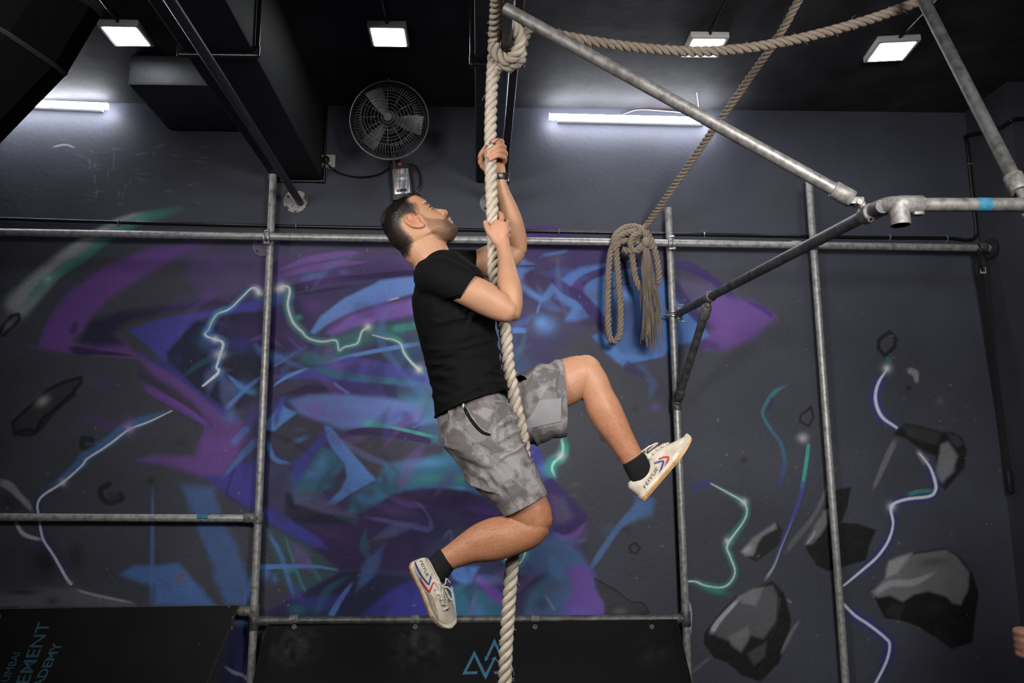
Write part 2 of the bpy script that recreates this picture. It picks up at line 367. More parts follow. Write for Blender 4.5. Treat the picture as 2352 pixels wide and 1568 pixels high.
poly(C1, [(880, 1190), (1230, 1120), (1580, 1015), (1800, 1050), (2000, 1095), (2300, 1190), (2700, 1300), (2900, 1420), (2600, 1360), (2310, 1290), (1900, 1280), (1500, 1245), (1100, 1215), (880, 1210)], (66, 64, 148), .92, 5)
line(C1, [(1250, 1120), (1450, 1170), (1700, 1210), (2000, 1240), (2310, 1275)], [60, 80, 70, 70, 60], (44, 100, 122), .85, .7)
poly(C1, [(880, 1215), (1150, 1225), (1250, 1265), (1100, 1330), (960, 1360), (880, 1320)], (58, 52, 76), .8, 8)
poly(C1, [(980, 1350), (1200, 1265), (1400, 1290), (1570, 1340), (1400, 1352)], DP, .95, 4)
poly(C1, [(1430, 1225), (1560, 1235), (1900, 1265), (2000, 1280), (2005, 1395), (1850, 1390), (1580, 1340)], (46, 38, 102), .95, 5)
poly(C1, [(1880, 1265), (1990, 1275), (2005, 1395), (1900, 1390)], (28, 30, 72), .85, 6)
line(C1, [(1600, 1330), (1750, 1370), (1900, 1395)], 40, DP, .8, .6)
line(C1, [(1430, 1240), (1500, 1300), (1580, 1350)], [20, 34, 30], (104, 104, 190), .7, .7)
line(C1, [(885, 1285), (960, 1230), (1050, 1180), (1215, 1115)], [14, 30, 36, 30], LB, .95, .5)
line(C1, [(880, 1110), (1000, 1040), (1110, 960)], [20, 20, 14], BL, .8, .6)
poly(C1, [(730, 910), (860, 950), (1000, 1000), (1120, 950), (1180, 930), (1020, 1040), (880, 1070), (760, 980)], (72, 110, 176), .8, 10)
line(C1, [(1060, 880), (1130, 940), (1010, 820)], 14, BL, .5, .8)
# --- pale field, crosses
poly(C2, [(330, 70), (500, 40), (850, 15), (1100, 40), (1330, 80), (1660, 60), (2000, 120), (2300, 220), (2000, 280), (1670, 260), (1450, 290), (1000, 330), (800, 340), (600, 260), (430, 200)], (92, 116, 178), .92, 9)
blob(C2, (560, 160), 170, 110, LP, .65); blob(C2, (800, 200), 200, 60, (96, 92, 164), .6); blob(C2, (1350, 200), 160, 60, (74, 74, 150), .6)
poly(C2, [(1310, 50), (1640, 20), (1670, 250), (1560, 240), (1480, 110)], (48, 116, 130), .75, 14)
poly(C2, [(1370, 180), (1420, 200), (1540, 360), (1420, 340), (1290, 290)], (56, 34, 96), .75, 9)
line(C2, [(1430, 330), (1530, 280), (1610, 240)], [16, 24, 10], BL, .8, .6)
line(C1, [(460, 1490), (560, 1390), (640, 1310), (790, 1190)], [50, 40, 50, 40], BL, .85, .8)
line(C1, [(470, 1170), (560, 1250), (640, 1310), (760, 1350)], [20, 50, 60, 50], BL, .75, .8)
blob(C1, (600, 1290), 120, 70, BL, .5); blob(C1, (650, 1420), 90, 70, (40, 40, 70), .7); blob(C1, (800, 1500), 80, 90, BL, .4); blob(C1, (720, 1500), 100, 60, (66, 46, 90), .6)
blob(C1, (500, 1560), 100, 80, (62, 100, 158), .6)
poly(C2, [(260, 100), (300, 140), (402, 186), (200, 345), (130, 345), (90, 300), (180, 200)], (82, 130, 192), .92, 4)
poly(C2, [(250, 50), (292, 40), (270, 150), (230, 280), (190, 300), (200, 200)], (62, 66, 158), .85, 6)
poly(C2, [(200, 350), (402, 190), (520, 240), (640, 300), (560, 440), (500, 560), (360, 620), (220, 520), (160, 400)], (52, 50, 62), .88, 9)
blob(C2, (430, 430), 100, 30, BL, .6, -.4); blob(C2, (430, 340), 80, 30, (66, 74, 120), .6)
poly(C2, [(440, 560), (560, 440), (640, 330), (720, 430), (600, 510), (520, 640), (450, 780), (400, 870), (350, 880), (360, 640)], IN, .9, 8)
line(C2, [(140, 430), (170, 560), (230, 620), (350, 645)], [40, 50, 50, 30], BL, .75, .7)
poly(C2, [(130, 660), (350, 660), (350, 880), (300, 920), (130, 900)], (56, 54, 92), .7, 14)
poly(C2, [(620, 500), (740, 520), (830, 650), (700, 830), (560, 900), (380, 890), (500, 680)], (44, 96, 124), .9, 9)
blob(C2, (620, 640), 70, 130, (78, 124, 176), .7, .3); blob(C2, (540, 740), 90, 40, BL, .7); blob(C2, (700, 800), 70, 40, (40, 46, 80), .7, -.8); blob(C2, (620, 850), 110, 40, (30, 96, 116), .8)
poly(C2, [(640, 300), (700, 310), (830, 455), (970, 625), (1112, 790), (880, 912), (745, 1005), (650, 1010), (790, 880), (850, 760), (830, 640), (740, 540), (690, 460)], (80, 122, 188), .95, 3.5)
blob(C2, (850, 830), 60, 50, (66, 84, 140), .5)
line(C2, [(740, 1000), (560, 980), (480, 930)], [30, 40, 30], (84, 84, 140), .5, .9)
poly(C2, [(830, 455), (950, 400), (1300, 420), (1560, 460), (1720, 480), (1720, 570), (1300, 640), (1200, 790), (1112, 790)], (54, 51, 62), .92, 6)
blob(C2, (1150, 600), 130, 60, (46, 38, 72), .7); blob(C2, (1500, 520), 150, 30, (44, 44, 84), .6)
line(C2, [(790, 410), (950, 358), (1200, 360), (1400, 400), (1580, 440)], [30, 70, 80, 76, 60], DP, .97, .3)
line(C2, [(980, 270), (1100, 290), (1250, 315), (1400, 350), (1690, 415)], [60, 60, 36, 30, 40], (66, 150, 140), .8, .6)
poly(C2, [(1200, 660), (1400, 630), (1760, 560), (1900, 720), (2090, 910), (1900, 890), (1500, 875), (1300, 935), (1000, 1060), (850, 1090), (900, 920), (1110, 800)], (46, 108, 138), .85, 12)
blob(C2, (1600, 640), 260, 60, (88, 140, 188), .65, -.1); blob(C2, (1600, 780), 200, 60, (58, 130, 128), .8, -.1); blob(C2, (1860, 780), 60, 60, GN, .8); blob(C2, (1320, 800), 130, 60, (60, 66, 100), .7); blob(C2, (1900, 870), 160, 30, LB, .8, .1)
blob(C2, (1190, 780), 40, 90, (40, 26, 76), .6); blob(C2, (1050, 900), 80, 60, (46, 46, 70), .7)
# --- lower body of the shape
poly(C2, [(300, 1090), (650, 1080), (950, 1135), (1100, 1030), (1250, 935), (1450, 882), (1650, 868), (1900, 890), (2080, 935), (2200, 1020), (2290, 1110), (1850, 1240), (1640, 1330), (1450, 1500), (1400, 1600), (760, 1600), (450, 1370), (200, 1120)], (42, 27, 74), .95, 5)
blob(C2, (2050, 1060), 220, 40, (72, 38, 120), .7, .2); blob(C2, (1800, 1100), 160, 80, (44, 44, 66), .8); blob(C2, (1150, 1330), 220, 60, (54, 52, 62), .7, -.4); blob(C2, (700, 1280), 200, 70, (62, 40, 84), .7, .4)
blob(C2, (1680, 1260), 130, 80, (26, 32, 74), .8)
poly(C2, [(350, 880), (600, 890), (720, 1010), (960, 1135), (640, 1090), (380, 1030)], (76, 72, 110), .85, 10)
poly(C2, [(295, 905), (350, 920), (380, 1010), (640, 1085), (900, 1135), (850, 1190), (600, 1195), (300, 1150)], NV, .93, 6)
poly(C2, [(90, 1060), (180, 1050), (300, 1130), (560, 1290), (680, 1410), (540, 1400), (250, 1240), (110, 1150)], (54, 56, 140), .92, 6)
poly(C2, [(120, 900), (290, 900), (300, 1100), (180, 1050), (100, 1040)], (58, 52, 84), .7, 12)
line(C2, [(1400, 930), (1530, 1040), (1600, 1150), (1590, 1230), (1450, 1210), (1200, 1160), (980, 1120)], [20, 26, 30, 60, 60, 50, 30], (84, 86, 156), .55, .7)
blob(C2, (1300, 1080), 200, 60, (58, 48, 84), .6, .1)
poly(C3, [(170, 200), (400, 320), (560, 400), (840, 605), (865, 640), (560, 815), (450, 860), (330, 700), (240, 420)], (50, 74, 80), .85, 8)
blob(C3, (620, 600), 160, 130, (54, 66, 76), .6)
line(C3, [(220, 280), (330, 480), (400, 700), (455, 870)], [50, 50, 50, 40], BL, .6, .7)
line(C3, [(370, 310), (430, 500), (510, 720), (570, 840)], [30, 30, 34, 30], (52, 120, 118), .65, .7)
line(C3, [(560, 500), (640, 640), (700, 720)], 50, (52, 120, 118), .4, .9)
line(C3, [(130, 595), (400, 590), (640, 590), (840, 620)], [50, 44, 34, 14], BL, .95, .4)
blob(C3, (190, 650), 60, 80, BL, .7); blob(C3, (280, 700), 40, 60, BL, .5); blob(C3, (420, 620), 60, 30, (60, 130, 150), .7)
poly(C3, [(190, 1060), (300, 970), (560, 820), (870, 645), (1060, 635), (1530, 690), (1750, 1060)], (24, 28, 62), .95, 6)
line(C3, [(180, 1040), (300, 970), (450, 880)], [40, 50, 30], (46, 26, 84), .85, .6)
poly(C3, [(1040, 1060), (1130, 960), (1300, 820), (1540, 685), (1650, 960), (1760, 1060)], (48, 48, 134), .9, 8)
blob(C3, (1250, 980), 130, 60, (34, 36, 86), .7, -.6); blob(C3, (1120, 870), 160, 70, (22, 26, 54), .8)
line(C3, [(770, 1060), (830, 950), (880, 870), (980, 730)], [70, 60, 50, 30], (78, 112, 184), .85, .6)
blob(C3, (480, 980), 100, 70, (34, 92, 108), .8); blob(C3, (660, 980), 140, 60, (30, 64, 92), .8); blob(C3, (700, 900), 120, 60, (30, 46, 84), .8)
line(C3, [(1800, 330), (1860, 270), (1870, 380)], 30, BL, .5, .8); blob(C3, (1900, 300), 120, 80, (54, 56, 68), .8, -.6)
poly(C3, [(1860, 620), (1990, 590), (2120, 590), (2040, 760), (1950, 740), (1880, 700)], (70, 112, 176), .92, 5)
poly(C3, [(1880, 780), (2040, 735), (2150, 800), (2360, 960), (2360, 1060), (1880, 1060)], (38, 98, 122), .9, 8)
poly(C3, [(2080, 660), (2180, 700), (2360, 880), (2360, 990), (2200, 850), (2090, 740)], (104, 62, 150), .9, 7)
blob(C3, (2120, 1000), 60, 90, BL, .5); blob(C3, (2280, 700), 80, 80, (60, 76, 88), .8)
line(C3, [(1870, 780), (1890, 900), (1905, 1050)], [20, 24, 22], (180, 200, 206), .75, .6)
# --- left bottom
line(B_, [(968, 300), (965, 700), (958, 1080)], [16, 30, 34], (62, 92, 140), .8, .6)
poly(B_, [(760, 890), (850, 825), (1130, 808), (1215, 900), (1360, 1075), (980, 1075), (975, 940), (880, 930)], (66, 100, 156), .88, 9, .3)
poly(B_, [(1140, 310), (1340, 330), (1460, 640), (1610, 990), (1560, 1075), (1430, 1075), (1300, 700), (1190, 420)], (64, 94, 146), .7, 12, .3)
poly(B_, [(860, 160), (950, 130), (1230, 130), (1310, 0), (1560, 0), (1480, 160), (1400, 270), (1270, 260), (1080, 190)], (96, 62, 132), .85, 10)
poly(B_, [(1290, 260), (1400, 250), (1510, 170), (1640, 165), (1640, 490), (1540, 440), (1380, 330)], (56, 50, 132), .9, 7)
line(B_, [(1500, 180), (1460, 280), (1440, 380), (1560, 440)], [16, 20, 30, 30], (50, 26, 90), .7, .7)
line(B_, [(1470, 60), (1520, 0), (1580, -60)], 50, BL, .5, .9); line(B_, [(1410, 270), (1540, 120), (1640, 20)], [20, 50, 60], (72, 106, 168), .6, .8)
line(B_, [(1640, 850), (1590, 930), (1550, 1075)], [30, 40, 30], BL, .6, .8)
poly(B_, [(1460, 1210), (1600, 1180), (1640, 1300), (1620, 1600), (1400, 1600)], (44, 40, 96), .7, 12); blob(B_, (1560, 1180), 80, 60, (54, 84, 140), .8)
line(B_, [(1420, 1460), (1480, 1500), (1540, 1520), (1580, 1560)], [14, 26, 22, 20], (150, 155, 172), .8, .5)
# --- comet and rocks at the left
line(FX, [(20, 725), (60, 680), (130, 610), (200, 560), (270, 518), (345, 492)], [70, 60, 46, 40, 34, 24], (150, 153, 158), .75, .9, .3, fade=.1)
line(FX, [(40, 720), (110, 642), (190, 590), (260, 535), (330, 502), (420, 478)], [20, 26, 26, 26, 30, 20], (44, 118, 108), .7, .8, .2)
line(FX, [(90, 640), (180, 560), (260, 515)], 16, (160, 162, 166), .4, .9, .3)
blob(FX, (110, 640), 14, 10, (140, 170, 160), .8, -.6)
def rock(cr, p, c=(58, 58, 62), w=14, a=.9, fill=.8): poly(cr, p, c, fill, 4); line(cr, p+[p[0]], w, KK, a, .45, sm=False)
rock(A, [(0, 780), (20, 730), (80, 660), (125, 650), (130, 690), (80, 740), (20, 795)], (74, 74, 78), 24)
blob(A, (60, 720), 40, 26, (110, 110, 114), .6, -.7)
rock(A, [(85, 1380), (190, 1285), (320, 1165), (430, 1110), (545, 1078), (550, 1110), (480, 1190), (360, 1300), (290, 1350), (240, 1440), (170, 1430), (100, 1455)], (40, 40, 44), 26)
blob(A, (290, 1235), 60, 40, (150, 150, 154), .75, -.6); line(A, [(110, 1460), (240, 1450), (360, 1310), (500, 1190)], 36, KK, .8, .6)
line(A, [(620, 1500), (560, 1490), (555, 1540), (600, 1560), (630, 1550)], 40, KK, .85, .5)
line(B_, [(690, 310), (640, 340), (650, 400), (700, 425), (770, 400), (760, 370)], 38, KK, .85, .5); blob(B_, (720, 390), 50, 40, (34, 26, 60), .8)
blob(B_, (955, 290), 30, 30, (34, 34, 36), .8)
blob(B_, (290, 790), 130, 150, (26, 26, 30), .85); blob(B_, (480, 760), 80, 120, (32, 32, 36), .7); blob(B_, (60, 420), 90, 90, (30, 30, 34), .7)
poly(B_, [(-20, 975), (200, 965), (480, 972), (600, 1010), (860, 1065), (860, 1090), (-20, 1090)], (84, 82, 88), .85, 8)
blob(B_, (140, 990), 170, 26, (30, 30, 33), .85); blob(B_, (330, 1050), 60, 40, (36, 36, 40), .7); line(B_, [(480, 975), (600, 1010), (850, 1062)], 18, (150, 150, 154), .6, .7)
# --- right of the climber
poly(C4, [(120, 100), (430, 60), (700, 180), (1100, 240), (1400, 350), (1700, 480), (1880, 700), (1700, 880), (1560, 1060), (1300, 1150), (1000, 1200), (700, 950), (450, 950), (100, 900)], (60, 56, 84), .75, 20, .3)
poly(C4, [(180, 90), (250, 70), (430, 66), (500, 110), (640, 180), (640, 230), (180, 190)], (56, 34, 100), .85, 8)
poly(C4, [(180, 240), (860, 240), (880, 330), (760, 420), (640, 480), (560, 560), (430, 430), (280, 370), (120, 310)], (52, 36, 92), .8, 14)
blob(C4, (440, 330), 90, 60, (72, 68, 84), .7); line(C4, [(330, 300), (440, 285), (540, 260)], 30, BL, .5, .9)
poly(C4, [(100, 310), (180, 330), (280, 380), (130, 385)], (84, 104, 168), .85, 6); line(C4, [(100, 390), (280, 388)], 20, DP, .9, .4)
poly(C4, [(110, 400), (270, 402), (190, 450), (170, 520), (250, 580), (340, 650), (300, 670), (180, 600), (110, 500)], (78, 120, 180), .9, 7)
poly(C4, [(190, 490), (250, 410), (420, 440), (440, 520), (370, 620), (280, 560)], (52, 40, 80), .85, 9)
line(C4, [(340, 640), (310, 700), (290, 770)], [30, 30, 16], BL, .8, .6); line(C4, [(250, 590), (340, 650), (430, 560), (520, 560)], [30, 50, 90, 80], BL, .75, .8)
poly(C4, [(180, 600), (320, 680), (460, 660), (480, 720), (300, 700), (170, 650)], (50, 36, 90), .7, 10)
poly(C4, [(420, 530), (520, 560), (640, 650), (720, 780), (620, 820), (520, 820), (560, 720), (430, 640)], (76, 116, 180), .85, 8)
poly(C4, [(480, 490), (560, 430), (640, 395), (830, 368), (835, 420), (700, 470), (600, 540), (520, 560)], (78, 114, 182), .92, 7)
poly(C4, [(660, 560), (700, 500), (830, 445), (1130, 380), (1330, 500), (1480, 700), (1610, 880), (1690, 950), (1560, 1000), (1390, 1015), (1300, 1105), (1060, 1145), (990, 1195), (850, 1085), (740, 950), (830, 900), (760, 740)], (70, 110, 172), .93, 6)
blob(C4, (960, 780), 150, 260, (38, 36, 76), .9); blob(C4, (1180, 900), 160, 190, (34, 34, 76), .9); blob(C4, (1000, 480), 130, 60, (46, 50, 70), .8); blob(C4, (740, 620), 80, 60, (74, 86, 116), .7); blob(C4, (1020, 610), 110, 60, LB, .8); blob(C4, (1130, 1010), 90, 60, (30, 32, 70), .7)
line(C4, [(860, 590), (960, 540), (1060, 520)], 16, DP, .8, .5)
line(C4, [(380, 430), (500, 560), (640, 640), (740, 750), (830, 870), (900, 1010)], [60, 90, 90, 110, 90, 40], (48, 28, 90), .92, .4)
line(C4, [(600, 590), (660, 500), (830, 425), (1050, 385)], [110, 80, 60, 30], (48, 28, 90), .92, .4)
line(C4, [(780, 820), (900, 1010)], 60, (34, 22, 64), .6, .8)
line(C4, [(850, 1000), (960, 1120), (1060, 1130), (1280, 1100)], [50, 90, 60, 40], (74, 116, 178), .8, .7)
poly(C4, [(1400, 480), (1600, 520), (1800, 600), (1800, 800), (1650, 850), (1500, 680)], (72, 66, 96), .8, 12)
line(C4, [(1330, 470), (1450, 640), (1570, 790), (1700, 890)], [100, 100, 80, 60], (44, 30, 84), .9, .5)
line(C4, [(1370, 360), (1520, 400), (1700, 500), (1850, 640), (1890, 720)], [80, 90, 60, 60, 40], (50, 32, 92), .85, .5)
poly(C4, [(1600, 640), (1800, 640), (2000, 680), (2150, 760), (2195, 800), (2050, 940), (1780, 1060), (1600, 1060), (1720, 900), (1620, 760)], (94, 62, 132), .85, 12)
blob(C4, (1800, 880), 160, 100, (116, 76, 150), .6); line(C4, [(1960, 660), (2100, 730), (2185, 800)], [20, 50, 40], (64, 34, 110), .85, .6)
line(C4, [(1560, 1080), (1640, 1010), (1760, 1040)], 70, (56, 36, 88), .6, .8)
line(C4, [(1080, 1150), (1180, 1270), (1220, 1330), (1190, 1450)], [90, 60, 80, 50], (62, 88, 140), .5, .9)
line(C4, [(990, 1160), (1050, 1210), (1180, 1280)], [90, 90, 40], (50, 36, 84), .75, .7); blob(C4, (1240, 1510), 50, 45, (92, 58, 124), .8); blob(C4, (1300, 1390), 60, 60, (52, 40, 76), .6)
blob(C4, (360, 860), 110, 90, (84, 122, 178), .9); blob(C4, (320, 830), 60, 60, LB, .6); line(C4, [(90, 900), (210, 900)], 50, BL, .85, .5); poly(C4, [(150, 760), (205, 790), (205, 890), (150, 870)], (54, 36, 100), .8, 6)
blob(C4, (350, 1110), 150, 50, (54, 36, 82), .6, .3); blob(C4, (160, 1030), 120, 50, (52, 40, 78), .5); blob(C4, (1080, 1530), 40, 30, (34, 34, 38), .7)
# --- lower centre-right
line(C5, [(210, 230), (260, 300), (290, 380)], [60, 90, 60], (54, 46, 132), .9, .4)
blob(C5, (330, 410), 80, 80, BL, .8); line(C5, [(460, 160), (465, 260), (440, 320), (380, 360), (370, 420), (410, 480)], [70, 80, 90, 100, 90, 40], (48, 140, 122), .85, .9)
line(C5, [(445, 170), (458, 250), (445, 310), (390, 360), (378, 410), (405, 470)], [22, 20, 20, 24, 22, 12], (150, 206, 196), .9, .5); spark(C5, (443, 308), 30)
poly(C5, [(320, 500), (370, 470), (500, 600), (640, 740), (630, 790), (480, 890), (380, 870), (360, 600)], (46, 26, 88), .95, 4)
poly(C5, [(370, 600), (420, 590), (520, 720), (530, 760), (470, 810), (390, 800)], (76, 60, 98), .85, 9)
line(C5, [(380, 880), (470, 915), (560, 880), (625, 800)], [40, 56, 50, 20], (106, 64, 146), .8, .8)
line(C5, [(655, 1150), (750, 1000), (870, 830), (1000, 710), (1070, 660)], [44, 50, 50, 90, 110], (70, 104, 154), .8, .7)
poly(C5, [(900, 810), (960, 720), (990, 600), (1130, 620), (1110, 740), (1000, 780)], (68, 100, 150), .75, 10); blob(C5, (800, 850), 90, 50, (64, 86, 126), .4)
blob(C5, (950, 490), 60, 60, (44, 52, 88), .4); blob(C5, (1060, 190), 110, 50, (46, 60, 96), .5, -.2)
poly(C5, [(120, 1010), (350, 900), (500, 925), (580, 1010), (655, 1150), (700, 1260), (770, 1400), (740, 1500), (150, 1500), (200, 1350), (330, 1200), (140, 1180)], (64, 92, 134), .85, 14, .3)
poly(C5, [(490, 1150), (600, 1120), (665, 1160), (700, 1280), (770, 1395), (745, 1500), (430, 1500), (520, 1300)], (96, 64, 142), .85, 12)
blob(C5, (390, 1260), 130, 60, (66, 74, 98), .8, -.4); blob(C5, (300, 1400), 70, 70, (44, 54, 76), .7); blob(C5, (200, 1150), 70, 50, (62, 66, 76), .7); blob(C5, (550, 1450), 120, 50, (82, 80, 164), .6); line(C5, [(330, 1330), (400, 1450)], 20, (120, 124, 140), .5, .8)
poly(C5, [(690, 1220), (830, 1290), (950, 1380), (1040, 1400), (1095, 1470), (1080, 1500), (760, 1500), (765, 1390), (700, 1270)], (46, 46, 50), .9, 5)
line(C5, [(690, 1210), (850, 1300), (950, 1378), (1040, 1390), (1090, 1460)], 14, KK, .85, .5); blob(C5, (880, 1450), 60, 30, (92, 92, 96), .6); blob(C5, (1050, 1470), 40, 24, KK, .8)
line(C5, [(945, 970), (990, 950), (1022, 985), (1000, 1025), (960, 1015), (945, 970)], 22, (20, 20, 22), .85, .5, sm=False); blob(C5, (930, 850), 50, 30, (36, 36, 40), .6); blob(C5, (750, 180), 26, 30, KK, .8)
for w_, c_, a_ in ((70, GN, .6), (14, (196, 220, 216), .9)): line(C5, [(-20, 1030), (60, 1080), (110, 1105), (150, 1085), (178, 1030), (182, 990)], w_, c_, a_, .7)
# --- right bay
def bolt(cr, p, w, glow=None, gw=3.2, ga=.6):
    if glow is not None: line(cr, p, np.atleast_1d(w)*gw, glow, ga, .9, .3)
    line(cr, p, np.atleast_1d(w)*.86, WH, .95, .6, .08)
line(C6, [(1500, 722), (1540, 770), (1530, 820), (1470, 872), (1428, 830), (1432, 775), (1500, 722)], 26, (18, 18, 20), .9, .4, sm=False)
line(C6, [(1000, 1197), (1018, 1265), (985, 1322), (932, 1290), (935, 1250), (978, 1220), (1000, 1197)], 18, (18, 18, 20), .9, .4, sm=False)
line(C6, [(1500, 880), (1490, 940)], 40, TE, .6, .9); bolt(C6, [(1480, 965), (1432, 1040), (1410, 1120), (1420, 1200), (1460, 1270), (1545, 1330)], [14, 24, 26, 26, 26, 20], (44, 52, 130), 2.6, .8); spark(C6, (1482, 955), 26)
line(C6, [(1610, 965), (1660, 985), (1672, 1050)], [40, 50, 24], (150, 152, 156), .6, .9); blob(C6, (1620, 1080), 26, 26, KK, .7); blob(C6, (1590, 1340), 50, 26, (48, 62, 140), .7); blob(C6, (1815, 1160), 30, 40, (90, 90, 94), .4); blob(C6, (575, 1535), 30, 26, KK, .7)
line(C6, [(850, 1060), (770, 1105), (705, 1200), (700, 1260), (760, 1360), (810, 1430), (835, 1540), (820, 1620), (800, 1720)], [20, 30, 26, 22, 22, 26, 30, 40, 20], (46, 130, 124), .75, .6, c2=(46, 52, 110))
line(C6, [(760, 1130), (730, 1230)], 40, (44, 34, 84), .7, .9)
blob(C7, (950, 15), 40, 36, (170, 172, 176), .7)
line(C7, [(985, 60), (970, 180), (945, 330)], [24, 26, 24], (50, 142, 132), .9, .4); line(C7, [(950, 300), (930, 400), (880, 530), (820, 680), (770, 800)], [24, 24, 22, 20, 16], (62, 62, 140), .9, .4); line(C7, [(900, 500), (820, 690), (770, 820), (710, 915)], [4, 8, 16, 24], (150, 152, 166), .7, .5)
line(C7, [(1540, 20), (1470, 170), (1395, 345)], [40, 44, 26], (104, 104, 110), .7, .7); line(C7, [(1165, 190), (1105, 330), (1020, 510), (900, 660), (830, 760)], [16, 26, 34, 40, 20], (96, 96, 102), .6, .8)
bolt(C7, [(365, 303), (470, 360), (570, 420), (595, 480), (570, 550), (490, 660), (468, 710), (490, 770), (520, 860), (490, 930), (430, 963), (330, 950), (270, 925), (215, 925)], [8, 12, 16, 14, 14, 20, 16, 14, 12, 12, 14, 14, 14, 14], (44, 128, 116), 3.6, .7)
line(C7, [(250, 360), (300, 310), (370, 300)], 40, (44, 48, 116), .75, .8); blob(C7, (400, 985), 90, 26, (40, 124, 112), .8, .2); spark(C7, (577, 422), 22); spark(C7, (470, 668), 20)
poly(C7, [(545, 745), (620, 660), (780, 540), (820, 600), (800, 690), (700, 770), (650, 800)], (28, 28, 30), .95, 3)
poly(C7, [(555, 735), (630, 650), (775, 550), (780, 590), (690, 640), (660, 690), (635, 760), (590, 765)], (122, 122, 126), .85, 5); blob(C7, (600, 720), 40, 26, (175, 175, 180), .5, -.8)
poly(C7, [(965, 690), (1010, 570), (1070, 480), (1170, 340), (1255, 325), (1235, 450), (1190, 550), (1300, 560), (1415, 600), (1370, 700), (1350, 790), (1250, 820), (1110, 862), (1040, 830), (980, 740)], (12, 12, 13), .95, 3)
poly(C7, [(970, 690), (1015, 570), (1075, 475), (1120, 460), (1100, 560), (1050, 640), (1000, 690)], (108, 108, 112), .8, 6); line(C7, [(970, 690), (1010, 640), (1030, 600)], 18, (150, 150, 154), .6, .7); line(C7, [(1050, 660), (1130, 600), (1200, 560)], 14, KK, .8, .6)
poly(C7, [(345, 1230), (420, 1130), (530, 1010), (640, 960), (760, 925), (830, 1000), (875, 1170), (850, 1330), (800, 1440), (680, 1560), (560, 1520), (470, 1440), (390, 1410), (320, 1320), (325, 1260)], (11, 11, 12), .96, 3)
poly(C7, [(360, 1250), (430, 1140), (540, 1015), (640, 965), (760, 950), (800, 1050), (780, 1180), (700, 1290), (600, 1260), (480, 1300)], (78, 78, 82), .9, 6)
poly(C7, [(540, 1020), (640, 965), (700, 960), (650, 1080), (560, 1060)], (108, 108, 112), .8, 5); line(C7, [(370, 1250), (420, 1170), (550, 1030)], [40, 34, 26], (175, 175, 180), .65, .8); poly(C7, [(480, 1280), (600, 1210), (610, 1270), (560, 1370), (500, 1330)], (104, 104, 108), .8, 6); poly(C7, [(600, 1380), (720, 1310), (710, 1400), (640, 1460)], (60, 60, 64), .85, 5); line(C7, [(800, 960), (790, 1060), (780, 1200), (730, 1300)], 12, (36, 36, 38), .8, .6)
line(C7, [(930, 1170), (870, 1260), (810, 1390)], [20, 30, 24], (98, 98, 104), .7, .6); line(C7, [(850, 1040), (880, 1060)], 14, (120, 120, 126), .6, .6); line(C7, [(245, 1500), (370, 1400)], 24, (90, 90, 96), .6, .7)
poly(C7, [(1365, 985), (1470, 900), (1480, 820), (1560, 760), (1640, 745), (1850, 712), (1940, 760), (2020, 860), (2065, 1000), (2040, 1180), (2025, 1310), (1890, 1352), (1780, 1270), (1680, 1210), (1560, 1170), (1470, 1160), (1410, 1040)], (10, 10, 11), .97, 3)
poly(C7, [(1375, 990), (1475, 900), (1490, 810), (1570, 760), (1650, 755), (1850, 725), (1930, 770), (2000, 860), (2000, 960), (1955, 1070), (1900, 1060), (1860, 1020), (1740, 985), (1650, 1010), (1580, 1055), (1500, 1015), (1420, 1030)], (98, 98, 102), .92, 5)
poly(C7, [(1480, 900), (1500, 800), (1640, 748), (1600, 800), (1540, 880)], (146, 146, 150), .7, 7); line(C7, [(1400, 1010), (1500, 940), (1650, 930), (1800, 860)], [40, 50, 50, 20], (150, 150, 154), .6, .9); blob(C7, (1780, 800), 130, 36, (56, 56, 60), .7, -.1)
poly(C7, [(1500, 1060), (1600, 1080), (1560, 1160), (1480, 1140)], (36, 36, 38), .7, 6); blob(C7, (1780, 1090), 60, 50, (36, 36, 40), .6)
poly(C7, [(1530, -10), (1590, -80), (1700, -60), (1830, -20), (1900, -20), (1960, 10), (1990, 90), (1975, 200), (1900, 290), (1850, 345), (1810, 310), (1800, 230), (1790, 130), (1700, 90), (1610, 20)], (12, 12, 13), .93, 4)
poly(C7, [(1830, 60), (1870, 40), (1930, 130), (1900, 230), (1830, 300), (1790, 260), (1810, 150)], (108, 108, 112), .85, 6)
poly(C7, [(1580, -70), (1700, -50), (1830, -10), (1800, 60), (1720, 40), (1620, 0)], (46, 46, 50), .8, 5); poly(C7, [(1870, -10), (1930, 0), (1970, 50), (1930, 80), (1890, 40)], (52, 52, 56), .85, 4)
line(C7, [(1670, 90), (1740, 180)], [30, 60], (140, 140, 144), .6, .8)
bolt(C7, [(1690, 115), (1755, 200), (1790, 300), (1788, 350), (1750, 385), (1600, 405), (1510, 450), (1522, 560), (1490, 670), (1420, 770), (1330, 850), (1210, 950)], [16, 22, 26, 26, 24, 24, 24, 18, 22, 22, 22, 16], (40, 44, 112), 3.0, .75)
line(C7, [(1610, 375), (1690, 355), (1780, 350)], 30, (44, 120, 112), .8, .6); spark(C7, (1512, 450), 24); bolt(C7, [(1210, 1070), (1280, 1140), (1370, 1200), (1470, 1280), (1500, 1325), (1480, 1430), (1400, 1590)], 22, (40, 44, 116), 3.4, .75)
line(C7, [(225, 1050), (238, 1130), (232, 1280)], [16, 20, 12], (170, 172, 190), .7, .6)
